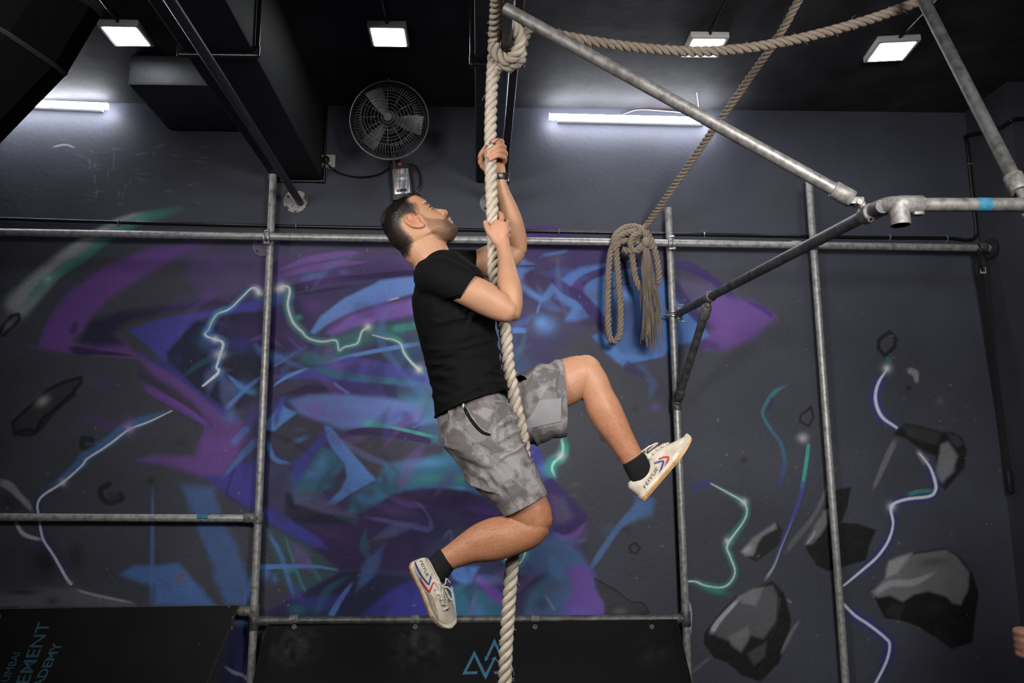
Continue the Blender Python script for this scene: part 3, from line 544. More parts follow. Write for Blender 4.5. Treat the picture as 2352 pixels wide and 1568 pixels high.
# --- faint crossing sprays that build up the layered look
_r = np.random.default_rng(21); _reg = [(470, 640), (760, 600), (960, 600), (1330, 600), (1400, 700), (1240, 900), (1330, 1200), (1380, 1400), (640, 1400), (700, 1330), (560, 1080), (430, 820)]
for _ in range(170):
    x, y = _r.uniform(430, 1400), _r.uniform(600, 1410)
    def _in(x, y):
        ins = False
        for i in range(len(_reg)):
            (x1, y1), (x2, y2) = _reg[i], _reg[(i+1) % len(_reg)]
            if (y1 > y) != (y2 > y) and x < (x2-x1)*(y-y1)/(y2-y1)+x1: ins = not ins
        return ins
    if not _in(x, y): continue
    c_ = [PU, LP, BL, TE, DP, DP, NV, NV, IN, (96, 110, 160), (50, 48, 60)][_r.integers(0, 11)]; an = _r.choice([-.5, .2, .7, -.9, 1.3])+_r.normal()*.25; L_ = _r.uniform(25, 95); bnd = _r.normal()*18
    dx, dy = math.cos(an)*L_, math.sin(an)*L_
    line(FX, [(x-dx, y-dy), (x-dy/L_*bnd, y+dx/L_*bnd), (x+dx, y+dy)], [_r.uniform(4, 14), _r.uniform(14, 46), _r.uniform(4, 16)], c_, _r.uniform(.18, .45), .95, .5, fade=.35)
# --- the bright sprayed bolts in the middle
bolt(C1, [(790, 455), (710, 395), (620, 470), (530, 560), (470, 600), (390, 630), (340, 700), (310, 770), (275, 810), (300, 835), (370, 860), (430, 880), (442, 920), (412, 1000), (400, 1060), (380, 1110), (402, 1145), (370, 1190), (260, 1278)], [16, 20, 18, 18, 20, 22, 22, 20, 18, 20, 26, 28, 28, 26, 22, 26, 30, 30, 18], (70, 124, 168), 3.6, .55)
line(C1, [(450, 560), (340, 690), (310, 760)], 40, GN, .4, .9); blob(C1, (300, 780), 60, 60, BL, .5); spark(C1, (765, 440), 32); spark(C1, (370, 858), 28); blob(C1, (410, 995), 70, 50, WH, .6); blob(C1, (750, 415), 60, 40, WH, .6, .6)
line(C1, [(275, 812), (300, 835), (370, 860), (435, 890), (412, 1000), (380, 1110), (402, 1145), (260, 1278)], 18, WH, .9, .4)
bolt(C1, [(985, 380), (1030, 390), (1040, 440), (1022, 540), (1040, 630), (1080, 720), (1150, 790), (1210, 850), (1330, 880), (1440, 865), (1470, 890), (1485, 960), (1530, 930), (1640, 900), (1670, 850), (1690, 790), (1740, 750)], [18, 26, 28, 26, 28, 30, 28, 22, 22, 20, 18, 18, 16, 18, 20, 20, 20], (58, 140, 130), 3.2, .6)
blob(C1, (1120, 660), 40, 30, GN, .7); blob(C1, (1640, 960), 60, 30, (88, 60, 150), .4)
bolt(C1, [(1785, 818), (1900, 850), (1970, 860), (2040, 900), (2070, 980), (2130, 1060), (2205, 1130)], [12, 18, 18, 20, 22, 24, 30], None)
spark(C1, (970, 395), 44); spark(C1, (1745, 745), 36); spark(C1, (2205, 1130), 36); blob(C1, (930, 405), 40, 40, WH, .6)
for p in ([(395, 943), (345, 967), (297, 986), (258, 1015), (232, 1033), (199, 1054), (188, 1069), (145, 1107), (98, 1138), (86, 1160), (89, 1182), (98, 1235), (123, 1275), (152, 1326), (163, 1340)],):
    line(FX, [(q[0]-3, q[1]-5) for q in p[:9]], [10, 26, 30, 26, 26, 30, 20, 12], (60, 104, 158), .65, .9); line(FX, p[7:], 22, (42, 42, 104), .6, .9)
    bolt(FX, p, [3, 5, 6, 6, 6, 6, 6, 7, 7, 6, 6, 7, 7, 8, 9], None)
spark(FX, (297, 984), 7); spark(FX, (145, 1108), 7); blob(FX, (297, 980), 20, 26, (120, 90, 140), .5)
line(B_, [(90, 530), (150, 625), (270, 662)], [20, 30, 22], (170, 170, 176), .85, .6); line(B_, [(-20, 285), (60, 320), (120, 380), (170, 430), (205, 485)], [50, 60, 44, 44, 20], (140, 140, 146), .7, .7)
blob(B_, (450, 920), 40, 40, (110, 84, 50), .4); blob(B_, (1140, 900), 60, 40, (110, 70, 40), .5, -.6); blob(C5, (545, 520), 50, 26, (104, 84, 62), .35); blob(C5, (540, 600), 50, 16, (104, 84, 62), .35)
# scattered chips of bare plaster and scuffs
for _ in range(200):
    x = RNG.uniform(0, 2300); y = RNG.uniform(560, 1568); r_ = RNG.uniform(.9, 2.2)
    blob(FX, (x, y), r_*RNG.uniform(1, 2.2), r_, (132, 126, 120), .6, RNG.uniform(0, 3))
for _ in range(30):
    x = RNG.uniform(180, 480); y = RNG.uniform(330, 470); blob(FX, (x, y), RNG.uniform(4, 22), RNG.uniform(1, 2.5), (104, 106, 118), .5, RNG.uniform(-.5, .5))
for _ in range(14):
    x = RNG.uniform(180, 300); y = RNG.uniform(340, 450); blob(FX, (x, y), RNG.uniform(1, 3), RNG.uniform(4, 14), (110, 112, 122), .6, RNG.uniform(-.4, .4))
line(FX, [(890, 690), (918, 683)], 4, (190, 160, 140), .8, .5); line(FX, [(120, 338), (150, 332), (172, 340)], 4, (150, 152, 165), .8, .5)
PAINT *= (.80+.40*vnoise(UX/150, UY/110, 9, 5))[..., None]
PAINT = np.clip(PAINT, .004, .80)
PAINT *= (.95+.10*NZF)[..., None]
idx = np.arange(NX*NZ).reshape(NZ, NX)
q = np.stack([idx[:-1, :-1], idx[:-1, 1:], idx[1:, 1:], idx[1:, :-1]], -1).reshape(-1, 4)
wm = bpy.data.meshes.new('wall_back'); wm.vertices.add(NX*NZ); wm.loops.add(q.size); wm.polygons.add(len(q))
wm.vertices.foreach_set('co', WP.reshape(-1).astype(np.float32)); wm.loops.foreach_set('vertex_index', q.reshape(-1).astype(np.int32))
wm.polygons.foreach_set('loop_start', (np.arange(len(q))*4).astype(np.int32)); wm.update(calc_edges=True)
set_colors(wm, PAINT.reshape(-1, 3))
M_MURAL = attr_mat('sprayed mural on dark plaster', 'paint', .62, .22, 34, spec=.35)
wall = link('wall_back', wm, M_MURAL, smooth=False); wall['kind'] = 'structure'; wall['label'] = 'dark wall with sprayed purple and blue mural of lightning and rocks'
del PAINT, UX, UY, NZ1, NZ2, NZF, XX, ZZ, WP
# ================================================================ pipes and scaffolding
PR = .0212
def pipe_thing(name, label, a, b, m=M_PIPE, r=PR, group=None, cat='pole', seg=20):
    t = thing(name, label, cat, b if b[2] < a[2] else a, group)
    n = 9; P = np.linspace(a, b, n)
    obj('tube', G().tube(P, r, seg), m, t); return t
def socket(parent, c, ax, r=.028, L=.06, m=M_FIT, name='fitting_collar'):
    ax = norm(ax); g = G(); a = np.array(c)-ax*L/2; b = np.array(c)+ax*L/2
    g.tube([a, a+ax*.003, b-ax*.003, b], [r*.93, r, r, r*.93], 20); return obj(name, g, m, parent)
def screw(parent, c, ax, r=.009):
    ax = norm(ax); o = obj('grub_screw', G().tube([np.array(c), np.array(c)+ax*.008], [r, r*.9], 12), M_FIT, parent)
    obj('screw_socket', G().tube([np.array(c)+ax*.0078, np.array(c)+ax*.009], [r*.55, r*.5], 6), M_BLK, o)
YP = 4.42
v1x = PY(602, 986, YP)[0]; v2x = PY(1557, 1000, YP)[0]; v3x = PY(1900, 990, YP)[0]
P1 = pipe_thing('upright_pole', 'grey steel upright pole standing left of the climber against the mural', (v1x, YP, 0), (v1x, YP, PY(628, 395, YP)[2]))
P2 = pipe_thing('upright_pole', 'grey steel upright pole behind the raised shoe, carrying the slanted arm', (v2x, YP, 0), (v2x, YP, PY(1530, 478, YP)[2]))
P3 = pipe_thing('upright_pole', 'grey steel upright pole crossing the painted rocks at right', (v3x, YP, 0), (v3x, YP, PY(1857, 413, YP)[2]))
for P, x in ((P1, v1x), (P2, v2x), (P3, v3x)): obj('base_flange', G().tube([(x, YP, 0), (x, YP, .006), (x, YP, .0065), (x, YP, .04)], [.05, .05, .028, .028], 24), M_FIT, P)
YH = YP-.043
H1 = pipe_thing('wall_rail', 'long steel rail running the full width of the wall behind the head', PY(-260, 529, YH)+(PY(-260, 529, YH)-PY(2276, 570, YH))*((PY(-260, 529, YH)[0]-XL)/(PY(2276, 570, YH)[0]-PY(-260, 529, YH)[0])), PY(2276, 570, YH), cat='rail')
p = PY(2255, 569, YH); socket(H1, p, (1, 0, 0), .031, .05, M_PIPED)
e = PY(2276, 570, YH); obj('end_flange', G().tube([e-np.array([.012, 0, 0]), e], [.06, .06], 24), M_PIPEB, H1)
p = PY(1828, 561, YH); socket(H1, p, (1, 0, 0), .0225, .05, M_PIPE)
H2 = pipe_thing('wall_rail', 'short lower steel rail with blue tape at far left', PY(-240, 1183, YP)*[0, 1, 1]+[XL, 0, 0], PY(600, 1190, YP), cat='rail')
obj('blue_tape', G().tube([PY(455, 1188, YP), PY(480, 1188, YP)], PR+.0009, 20, cap=False), M_TAPE, H2)
H3 = pipe_thing('wall_rail', 'low steel rail above the central black ramp', PY(588, 1425, YP), PY(1578, 1420, YP), M_PIPED, cat='rail')
H4 = pipe_thing('wall_rail', 'steel rail stub partly hidden behind the left black ramp', PY(-100, 1402, YP), PY(590, 1403, YP), M_PIPED, cat='rail')
# tee fittings on the left pole
for (px, py, H) in ((594, 1189, H2), (579, 1403, H4)):
    c = PY(px, py, YP); c[0] = v1x; socket(P1, c, (0, 0, 1), .0275, .062, M_FIT); c2 = c-np.array([.045, 0, 0]); socket(H, c2, (1, 0, 0), .0268, .06, M_FIT)
    screw(P1, c+np.array([.0, -.0265, 0]), (0, -1, 0)); screw(H, c2+np.array([0, -.026, 0]), (0, -1, 0))
c = PY(577, 1426, YP); c[0] = v1x; socket(P1, c, (0, 0, 1), .0272, .09, M_PIPED); socket(H3, c+np.array([.05, 0, 0]), (1, 0, 0), .0265, .07, M_PIPED)
c = PY(1576, 1420, YP); c[0] = v2x; socket(P2, c, (0, 0, 1), .0272, .08, M_PIPED); socket(H3, c-np.array([.05, 0, 0]), (1, 0, 0), .0265, .05, M_PIPED)
# swivel clamps where the long rail crosses the poles
def clamp(parent, c):
    c = np.array(c)
    g = G()
    for dx in (-.012, .012): g.tube([c+np.array([dx, math.cos(t)*.029, math.sin(t)*.029]) for t in np.linspace(0, 2*math.pi, 25)[:-1]], .006, 6, closed=True, up=(1, 0, 0))
    g.rbox(c+np.array([0, .0, .028]), (.034, .03, .012), .003); g.rbox(c+np.array([0, -.0, -.03]), (.034, .03, .012), .003)
    obj('clamp_band', g, M_ZINC, parent)
    for dz in (.036, -.036):
        obj('clamp_bolt', G().tube([c+np.array([-.012, -.02, dz]), c+np.array([.016, -.024, dz+.004]), c+np.array([.017, -.024, dz+.004])], [.0055, .0055, .009], 10), M_ZINC, parent)
    obj('clamp_nut', G().tube([c+np.array([.01, -.022, -.034]), c+np.array([.022, -.024, -.033])], .0095, 6), M_ZINC, parent)
for x, px, py in ((v1x, 617, 547), (v2x, 1537, 560), (v3x, 1862, 556)):
    c = PY(px, py, YH-.002); c[0] = x+(0 if px != 1862 else -.0); clamp(H1, c-np.array([.006, 0, 0]))
# wall flanges seen behind the rail and the depth tubes
def plate(name, label, px, py, r, m, wb=True):
    c = PY(px, py, D-.001); g = G().tube([c, c-np.array([0, .006, 0]), c-np.array([0, .0085, 0])], [r, r, r*.97], 32)
    t = thing(name, label, 'flange', c); obj('plate', g, m, t)
    if wb:
        for k in range(4):
            a = k*math.pi/2+.75; q = c+np.array([math.cos(a)*r*.68, -.0085, math.sin(a)*r*.68]); obj('bolt_head', G().tube([q, q-np.array([0, .006, 0])], [.009, .0075], 6), M_PIPEB, t)
    return t
M_PURPLATE = mat('plate oversprayed purple', (.15, .10, .20), .5, noise=.3, scale=40)
plate('wall_flange', 'round purple tinted wall flange behind the left pole', 605, 566, .063, M_PURPLATE)
plate('wall_flange', 'round blue tinted wall flange behind the hanging rope coil', 1446, 585, .055, mat('plate oversprayed blue', (.07, .10, .22), .5, noise=.3, scale=40))
FL = plate('wall_flange', 'flaking rusty round flange holding the left overhead tube', 679, 463, .071, M_RUST, False)
FC = plate('wall_flange', 'plain grey round flange behind the climbing rope', 1127, 468, .067, M_PLATE)
# tubes running from the wall toward the camera
zt = PY(688, 463, D)[2]
TL = pipe_thing('overhead_tube', 'dark overhead tube running from the rusty flange toward the camera', PY(690, 466, D-.008), PZ(372, -30, zt)+(PZ(372, -30, zt)-PY(690, 466, D))*.6, M_PIPEB, cat='tube')
zc_ = PY(1136, 462, D)[2]; TCa = PY(1136, 462, D-.008); TCb = PZ(1172, -20, zc_); TCb = TCb+(TCb-TCa)*.55
TC = pipe_thing('overhead_tube', 'dark overhead tube above the climber holding the rope', TCa, TCb, M_PIPEB, cat='tube')
def on_TC(Y): t = (Y-TCa[1])/(TCb[1]-TCa[1]); return TCa+(TCb-TCa)*t
# rig: slanted arm, brace, cross tube and two diagonals
YJ = 2.36
Acl = PY(1560, 719, 4.355); J = PY(1998, 489, YJ)
ARM = pipe_thing('rig_tube', 'grey rig arm reaching out from the upright pole to the cast corner joint', Acl, J+(J-Acl)*.035, M_PIPED, cat='tube')
c = np.array([v2x, YP, PY(1541, 722, YP)[2]])
g = G()
for dz in (-.012, .012): g.ring(c+np.array([0, 0, dz]), (0, 0, 1), .028, .006, 24, 6)
obj('clamp_band', g, M_ZINC, P2)
obj('clamp_bolt', G().tube([c+np.array([-.07, -.01, -.005]), c+np.array([.0, -.03, -.005])], .0045, 8), M_ZINC, P2)
for dz in (.03, -.03): obj('clamp_bolt', G().tube([c+np.array([.018, -.02, dz]), c+np.array([.03, -.035, dz*1.6]), c+np.array([.055, -.035, dz*1.6])], .006, 8), M_ZINC, P2)
obj('clamp_saddle', G().rbox(c+np.array([.034, -.022, 0]), (.03, .03, .075), .006), M_ZINC, P2)
dA = norm(J-Acl); t0 = .5
def along_arm(px, py):
    n = np.cross(ray(px, py), np.cross(dA, ray(px, py))); t = np.dot(CO-Acl, n)/np.dot(dA, n); return Acl+dA*t
Bt = along_arm(1633, 686); socket(ARM, Bt, dA, .0275, .05, M_FIT)
Bb = PY(1556, 922, YP-.03)
BR = thing('rig_brace', 'short dark brace between the slanted arm and the upright pole', 'tube', Bb)
bd = norm(Bb-Bt); q0 = Bt+bd*.06; q1 = Bb-bd*.03
obj('tube', G().tube(np.linspace(q0, q1, 5), PR, 20), M_PIPED, BR)
socket(BR, q0+bd*.035, bd, .0275, .075, M_FIT); socket(BR, q1-bd*.03, bd, .0275, .07, M_PIPED)
obj('swivel_lug', G().rbox(Bt+bd*.043, (.018, .028, .04), .005), M_FIT, BR); obj('swivel_pin', G().tube([Bt+bd*.045-np.array([.016, 0, 0]), Bt+bd*.045+np.array([.016, 0, 0])], .007, 10), M_ZINC, BR)
obj('swivel_lug', G().rbox(Bb+bd*.008, (.03, .03, .028), .006), M_PIPED, BR); obj('swivel_pin', G().sph(Bb+bd*.012+np.array([.0, -.02, 0]), .009), M_FIT, BR)
socket(P2, (v2x, YP, Bb[2]-.02), (0, 0, 1), .0268, .055, M_PIPED); screw(P2, (v2x-.012, YP-.024, Bb[2]-.02), (-.4, -1, 0))
# corner joint
JT = thing('corner_joint', 'cast three-way corner joint with an open downward socket', 'pipe fitting', J)
Jc = PY(2064, 470, YJ-.09); cr_dir = norm(PY(2352, 468, YJ-.10)-PY(2100, 468, YJ-.09))
obj('elbow_body', G().tube(smooth_path([J+dA*.0, J+dA*.05+np.array([.02, 0, .006]), Jc, Jc+cr_dir*.035], 6), .0275, 20), M_FIT, JT)
obj('side_socket', G().tube([Jc, Jc+cr_dir*.07, Jc+cr_dir*.073], [.0285, .0285, .0268], 20), M_FIT, JT)
dn = np.array([0.0, -.0, -1]); g = G(); so = .0295; si = .0235; th = np.arange(24)/24*2*math.pi
rings = [(0.0, so), (.062, so), (.066, so*.985), (.066, si), (.02, si)]
vs = []; fs = []
for (h, rr) in rings: vs += [Jc+np.array([math.cos(a)*rr, math.sin(a)*rr, -h]) for a in th]
for i in range(len(rings)-1): fs += [(i*24+k, i*24+(k+1) % 24, (i+1)*24+(k+1) % 24, (i+1)*24+k) for k in range(24)]
fs.append(tuple(range(4*24, 5*24)))
obj('open_socket', g.add(vs, fs), M_FIT, JT, fix=False)
obj('set_screw_boss', G().rbox(Jc+cr_dir*.055+np.array([0, -.004, -.03]), (.032, .022, .012), .004), M_FIT, JT)
obj('eye_collar', G().tube([J-dA*.035, J-dA*.03, J+dA*.012, J+dA*.016], [.026, .0295, .0295, .026], 24), M_FIT, JT)
screw(JT, J-dA*.01+np.array([-.006, -.022, -.022]), (-.2, -1, -.9), .011)
XT = pipe_thing('rig_cross_tube', 'steel cross tube with blue tape at upper right', Jc+cr_dir*.05, Jc+cr_dir*1.0, M_PIPE2, cat='tube')
tp = lambda px: Jc+cr_dir*((PY(px, 468, Jc[1])[0]-Jc[0])/cr_dir[0])
obj('blue_tape', G().tube([tp(2236), tp(2268)], PR+.0009, 20, cap=False), M_TAPE, XT)
# first diagonal: from the joint up to the overhead tube
d1a = PY(1990, 476, YJ+.01); top1 = on_TC(2.47)+np.array([.0, -.012, -.047]); d1 = norm(top1-d1a)
D1 = pipe_thing('rig_diagonal', 'long shiny diagonal tube crossing from the overhead tube to the corner joint', d1a+d1*.07, top1+d1*.02, M_PIPE2, cat='tube')
socket(D1, d1a+d1*.085, d1, .0285, .068, M_FIT)
lat = norm(np.cross(d1, (0, 1, 0)))
for s_ in (-1, 1): obj('swivel_ear', G().rbox(d1a+d1*.038+np.array([0, s_*.011, 0]), (.045, .007, .024), .003, np.stack([d1, np.cross(np.cross(d1, lat), d1), lat], 1)[:, [0, 1, 2]] if False else None), M_FIT, D1)
obj('swivel_tongue', G().tube([d1a+d1*.045, d1a+d1*.01], [.011, .013], 10), M_FIT, D1); obj('swivel_pin', G().tube([d1a+d1*.035-np.array([0, .02, .006]), d1a+d1*.035+np.array([0, .02, -.006])], .009, 12), M_ZINC, D1)
# second diagonal at the right edge
d2a = PY(2350, 452, 2.27); d2b = PY(2118, -5, 2.62); d2 = norm(d2b-d2a); d2top = d2a+d2*((ZC-.0-d2a[2])/d2[2])
D2 = pipe_thing('rig_diagonal', 'worn dark diagonal tube slanting down at the right edge', d2a+d2*.05, d2top, M_PIPED, cat='tube')
socket(D2, d2a+d2*.055, d2, .0285, .065, M_FIT); obj('swivel_tongue', G().tube([d2a+d2*.03, d2a-d2*.02], [.014, .016], 10), M_FIT, D2); obj('swivel_ring', G().ring(d2a-d2*.045, cr_dir, .026, .009, 20, 8), M_FIT, D2)

# ================================================================ lamps
def panel(px, py, w, rz, label, tx=0, ty=0, zoff=.035):
    c = PZ(px, py, ZC-zoff); R = Matrix.Rotation(rz, 3, 'Z') @ Matrix.Rotation(tx, 3, 'X') @ Matrix.Rotation(ty, 3, 'Y'); R = np.array(R)
    t = thing('ceiling_lamp', label, 'lamp', c+np.array([0, 0, .05]), 'square ceiling panel lamps')
    obj('housing', G().rbox(c+R@np.array([0, 0, .017]), (w, w, .034), .006, R), M_WHITEP, t)
    obj('diffuser', G().rbox(c-R@np.array([0, 0, .001]), (w*.82, w*.82, .004), .0015, R), M_PANEL, t)
    b = c+np.array([0, -w*.52, .02]); e = b+np.array([0, -1.5, .0]); e[2] = ZC-.006; b[2] = ZC-.006
    obj('feed_conduit', G().tube([c+R@np.array([0, -w*.48, .02]), b+np.array([0, -.03, -.004]), e], .008, 8), M_BLKG, t)
    return t
panel(290, 84, .20, .0, 'square ceiling panel lamp left of the wide black beam')
panel(893, 86, .195, .0, 'square ceiling panel lamp above the wall fan')
panel(1619, 110, .20, .0, 'square ceiling panel lamp partly covered by the slack rope')
panel(2048, 119, .215, -.12, 'square ceiling panel lamp at upper right beside the worn diagonal tube')
def batten(x0, x1, py0, py1, label):
    a = PY(x0, py0, D-.075); b = PY(x1, py1, D-.075); t = thing('batten_light', label, 'lamp', (a+b)/2)
    d = norm(b-a); L = np.linalg.norm(b-a); R = np.stack([d, (0, 1, 0), np.cross(d, (0, 1, 0))], 1); c = (a+b)/2
    obj('tube_diffuser', G().rbox(c, (L, .03, .036), .01, R), M_TUBE, t)
    for s_ in (-1, 1): obj('end_cap', G().rbox(c+d*s_*(L/2+.004), (.005, .028, .034), .002, R), M_TUBE, t)
    obj('back_channel', G().rbox(c+np.array([0, .044, 0]), (L*.9, .06, .02), .002, R), M_WHITEP, t); return t, a, b
t, a, b = batten(1264, 1640, 268, 277, 'glowing batten light high on the wall behind the diagonal tube')
pth = smooth_path([PY(1597, 145, D-.25)*[1, 1, 0]+[0, 0, ZC-.012], PY(1601, 185, D-.02), PY(1598, 224, D-.02), PY(1590, 258, D-.02), PY(1540, 256, D-.015), PY(1470, 252, D-.015), PY(1432, 262, D-.012)], 8)
pth[:9, 2] = np.minimum(pth[:9, 2], ZC-.008)
tag(obj('lamp_wire', G().tube(pth, .0028, 6), M_PINK), 'thin pinkish wire looping above the right batten light', 'wire')
batten(-140, 245, 228, 244, 'glowing batten light at upper left, partly hidden by the softbox')
# ================================================================ conduits round the beams and along the wall
def conduit(label, x0, x1, zb, Y, py=None):
    r = .009; z = zb-.011; P = [(x0-.012, Y, ZC), (x0-.012, Y, z+.02), (x0-.012, Y, z), (x1+.012, Y, z), (x1+.012, Y, z+.02), (x1+.012, Y, ZC)]
    g = G().tube([P[0], P[2]], r, 10); g.tube([P[2], P[3]], r, 10); g.tube([P[3], P[5]], r, 10); g.sph(P[2], r*1.35); g.sph(P[3], r*1.35)
    g.tube([P[2], np.array(P[2])+np.array([0, 0, .04])], r*1.3, 10); g.tube([P[3], np.array(P[3])+np.array([0, 0, .04])], r*1.3, 10); g.tube([P[2], np.array(P[2])+np.array([.04, 0, 0])], r*1.3, 10); g.tube([P[3], np.array(P[3])-np.array([.04, 0, 0])], r*1.3, 10)
    return tag(obj('conduit_loop', g, M_BLKG), label, 'conduit')
conduit('black conduit wrapped under the wide beam near the lamp', -1.222, -.93, ZB, PZ(583, 122, ZB)[1])
conduit('black conduit wrapped under the narrow beam behind the rope', -.016, .172, 3.212, PZ(1140, 143, 3.212)[1])
conduit('black conduit under the wide beam where it meets the wall', -1.222, -.93, ZB, D-.012)
YC = D-.012
pth = [PY(x, y, YC) for x, y in ((-220, 495), (0, 502), (300, 511), (600, 518), (900, 524), (1300, 532), (1700, 540), (2000, 545), (2150, 546), (2185, 547), (2222, 551), (2240, 545), (2247, 525), (2243, 490), (2236, 440), (2229, 380), (2226, 345), (2232, 325), (2252, 312))]
pth = [np.array([min(q[0], XC-.014), q[1], q[2]]) for q in pth]
X2 = XC-.012; pth += [PX(x, y, X2) for x, y in ((2285, 298), (2318, 280))]+[np.array([XC+.03, 4.085, PX(2318, 280, X2)[2]+.01]), np.array([XC+.3, 4.085, PX(2318, 280, X2)[2]+.02])]
WC = thing('wall_cable', 'thick black cable clipped along the wall and up the pillar', 'cable', pth[8])
obj('cable_run', G().tube(smooth_path(pth, 6), .0105, 10), M_BLKG, WC)
for x, y in ((272, 510), (680, 520), (1283, 532), (1617, 539), (2043, 545), (2175, 547)):
    c = PY(x, y, YC-.002); g = G().tube([c+np.array([0, .012, .018]), c+np.array([0, -.004, .014]), c+np.array([.002, -.013, 0]), c+np.array([0, -.004, -.014]), c+np.array([0, .012, -.022])], .0035, 6); obj('cable_clip', g, M_ZINC, WC)
c = PX(2229, 376, X2-.004); obj('cable_clip', G().tube([PY(2222, 376, YC-.01), PY(2237, 376, YC-.01)], .004, 6), M_ZINC, WC)
# strap at the right end of the rail
ST = thing('ratchet_strap', 'black strap with a small metal buckle hanging from the rail end at right', 'strap', PX(2322, 1140, XC-.02))
sp = [PY(2252, 572, YH-.028), PY(2250, 600, YH-.03), PY(2255, 640, YH), PY(2262, 700, YH+.03), PY(2275, 800, YH+.05), PY(2290, 900, YH+.06), PY(2305, 1000, YH+.06), PY(2315, 1080, YH+.05)]
P = smooth_path(sp, 5); w = .016; vs = []; fs = []
for i, p in enumerate(P): vs += [p+[-w, -.0015, 0], p+[w, -.0015, 0], p+[w, .0015, 0], p+[-w, .0015, 0]]
for i in range(len(P)-1): fs += [(i*4+k, i*4+(k+1) % 4, (i+1)*4+(k+1) % 4, (i+1)*4+k) for k in range(4)]
fs += [(0, 1, 2, 3), tuple(range(len(vs)-4, len(vs)))]
obj('webbing', G().add(vs, fs), M_BLK, ST); obj('rail_loop', G().tube([sp[0]+np.array([0, math.cos(a)*.03+.028, math.sin(a)*.03]) for a in np.linspace(0, 2*math.pi, 17)[:-1]], .007, 8, closed=True, up=(1, 0, 0)), M_BLK, ST)
c = PY(2257, 622, YH-.012); g = G().rbox(c-np.array([0, .004, .012]), (.036, .008, .012), .002); g.rbox(c+np.array([-.016, -.003, .002]), (.004, .008, .03), .001); g.rbox(c+np.array([.016, -.003, .004]), (.004, .008, .036), .001)
obj('buckle', g, mat('yellowish zinc buckle', (.5, .52, .36), .35, .5), ST); c = PY(2318, 1105, YH+.045); obj('ratchet_body', G().rbox(c, (.03, .03, .13), .008), M_BLK, ST)

# ================================================================ socket, regulator, wall fan
c = PY(753, 370, D-.008); SK = thing('wall_socket', 'ivory wall socket with a black plug beside the beam end', 'socket', c)
obj('cover_plate', G().rbox(c, (.088, .016, .078), .004), M_IVORY, SK); obj('socket_face', G().rbox(c-np.array([0, .009, 0]), (.062, .006, .062), .002), mat('ivory socket face', (.46, .42, .37), .45), SK)
obj('lower_frame', G().rbox(c-np.array([0, -.002, .045]), (.084, .012, .014), .002), mat('brown socket box', (.12, .10, .085), .6), SK)
obj('plug', G().tube([c+np.array([-.006, -.01, .002]), c+np.array([-.005, -.032, .0]), c+np.array([-.003, -.045, -.01]), c+np.array([0, -.047, -.028])], [.021, .021, .014, .006], 14), M_BLK, SK)
g = G(); g.rbox(c+np.array([-.032, -.011, -.012]), (.008, .006, .022), .001); obj('rocker_switch', g, M_BLK, SK)
pw = [c+np.array([0, -.047, -.028])]+[PY(x, y, D-.02) for x, y in ((763, 386), (780, 397), (810, 405), (840, 406), (870, 400), (890, 388), (905, 378), (915, 372))]
tag(obj('fan_cable', G().tube(smooth_path(pw, 6), .0042, 8), M_BLKG), 'black mains cable sagging from the wall socket to the fan', 'cable')
# regulator box
bc = PY(923, 424, D-.03); rt = math.radians(-6.0); R = np.array(Matrix.Rotation(-rt*-1, 3, 'Y'))
RG = thing('fan_regulator', 'black fan regulator box with a silver face plate above the head', 'regulator', bc)
M_SILV = mat('brushed silver face plate', (.62, .63, .65), .3, .35, col2=(.16, .16, .18), scale=16, lo=.4, hi=.6, stretch=(6, 1, .15))
RW = lambda x, y, z: bc+R@np.array([x, y, z])
obj('case', G().rbox(bc, (.125, .05, .20), .006, R), M_BLK, RG); obj('face_plate', G().rbox(RW(0, -.026, .012), (.096, .003, .155), .001, R), M_SILV, RG)
M_RED = mat('red switch plastic', (.42, .03, .03), .4); M_REDT = mat('dark red print', (.22, .012, .02), .5); M_GREY = mat('grey print band', (.2, .2, .21), .5)
obj('red_switch', G().rbox(RW(-.024, -.029, -.046), (.014, .006, .017), .002, R), M_RED, RG)
for k in range(3): obj('black_switch', G().rbox(RW(-.0075+k*.0145, -.029, -.046), (.0138, .005, .017), .002, R), M_BLK, RG)
obj('print_band', G().box(RW(.002, -.0279, .045), (.086, .0006, .016), R), M_GREY, RG)
def flat_text(body, org, ux, uz, size, m, parent, name='lettering', bold=.0):
    v, f = text_mesh(body, size, bold); w_ = v[:, 0].max(); return obj(name, (np.array(org)+v[:, :1]*np.array(ux)+v[:, 1:2]*np.array(uz), f), m, parent, smooth=False, fix=False), w_
ux = R@np.array([1., 0, 0]); uz = R@np.array([0, 0, 1.])
for (x, z, ln, k) in ((-.037, .0585, .056, 0), (-.022, .014, .056, 1)):      # the two illegible dark red lines of print
    g = G()
    for j in range(14):
        ww = ln/14*(.55+.4*RNG.random()); hh = .0035+.003*RNG.random(); g.box(RW(x+ln*j/14, -.0281, z+.001*RNG.normal()), (ww, .0006, hh), R)
    obj('red_print', g, M_REDT, RG, smooth=False)
g = G()
for a in np.linspace(0, 2*math.pi, 9)[:-1]: g.box(RW(-.031+math.cos(a)*.0065, -.0281, .076+math.sin(a)*.0065), (.004, .0006, .004), R)
obj('round_emblem', g, mat('dark emblem print', (.05, .05, .055), .5), RG, smooth=False)
obj('red_knob', G().rbox(RW(.0, -.02, .118), (.026, .03, .02), .004, R), M_RED, RG)
obj('top_terminal', G().rbox(RW(0, .0, .108), (.11, .05, .026), .006, R), mat('dusty black plastic', (.02, .018, .016), .7), RG)
M_GLED = mat('green print', (.05, .3, .06), .5)
for z in (.07, -.01): obj('green_mark', G().box(RW(.0631, -.012, z), (.0006, .006, .016), R), M_GLED, RG)
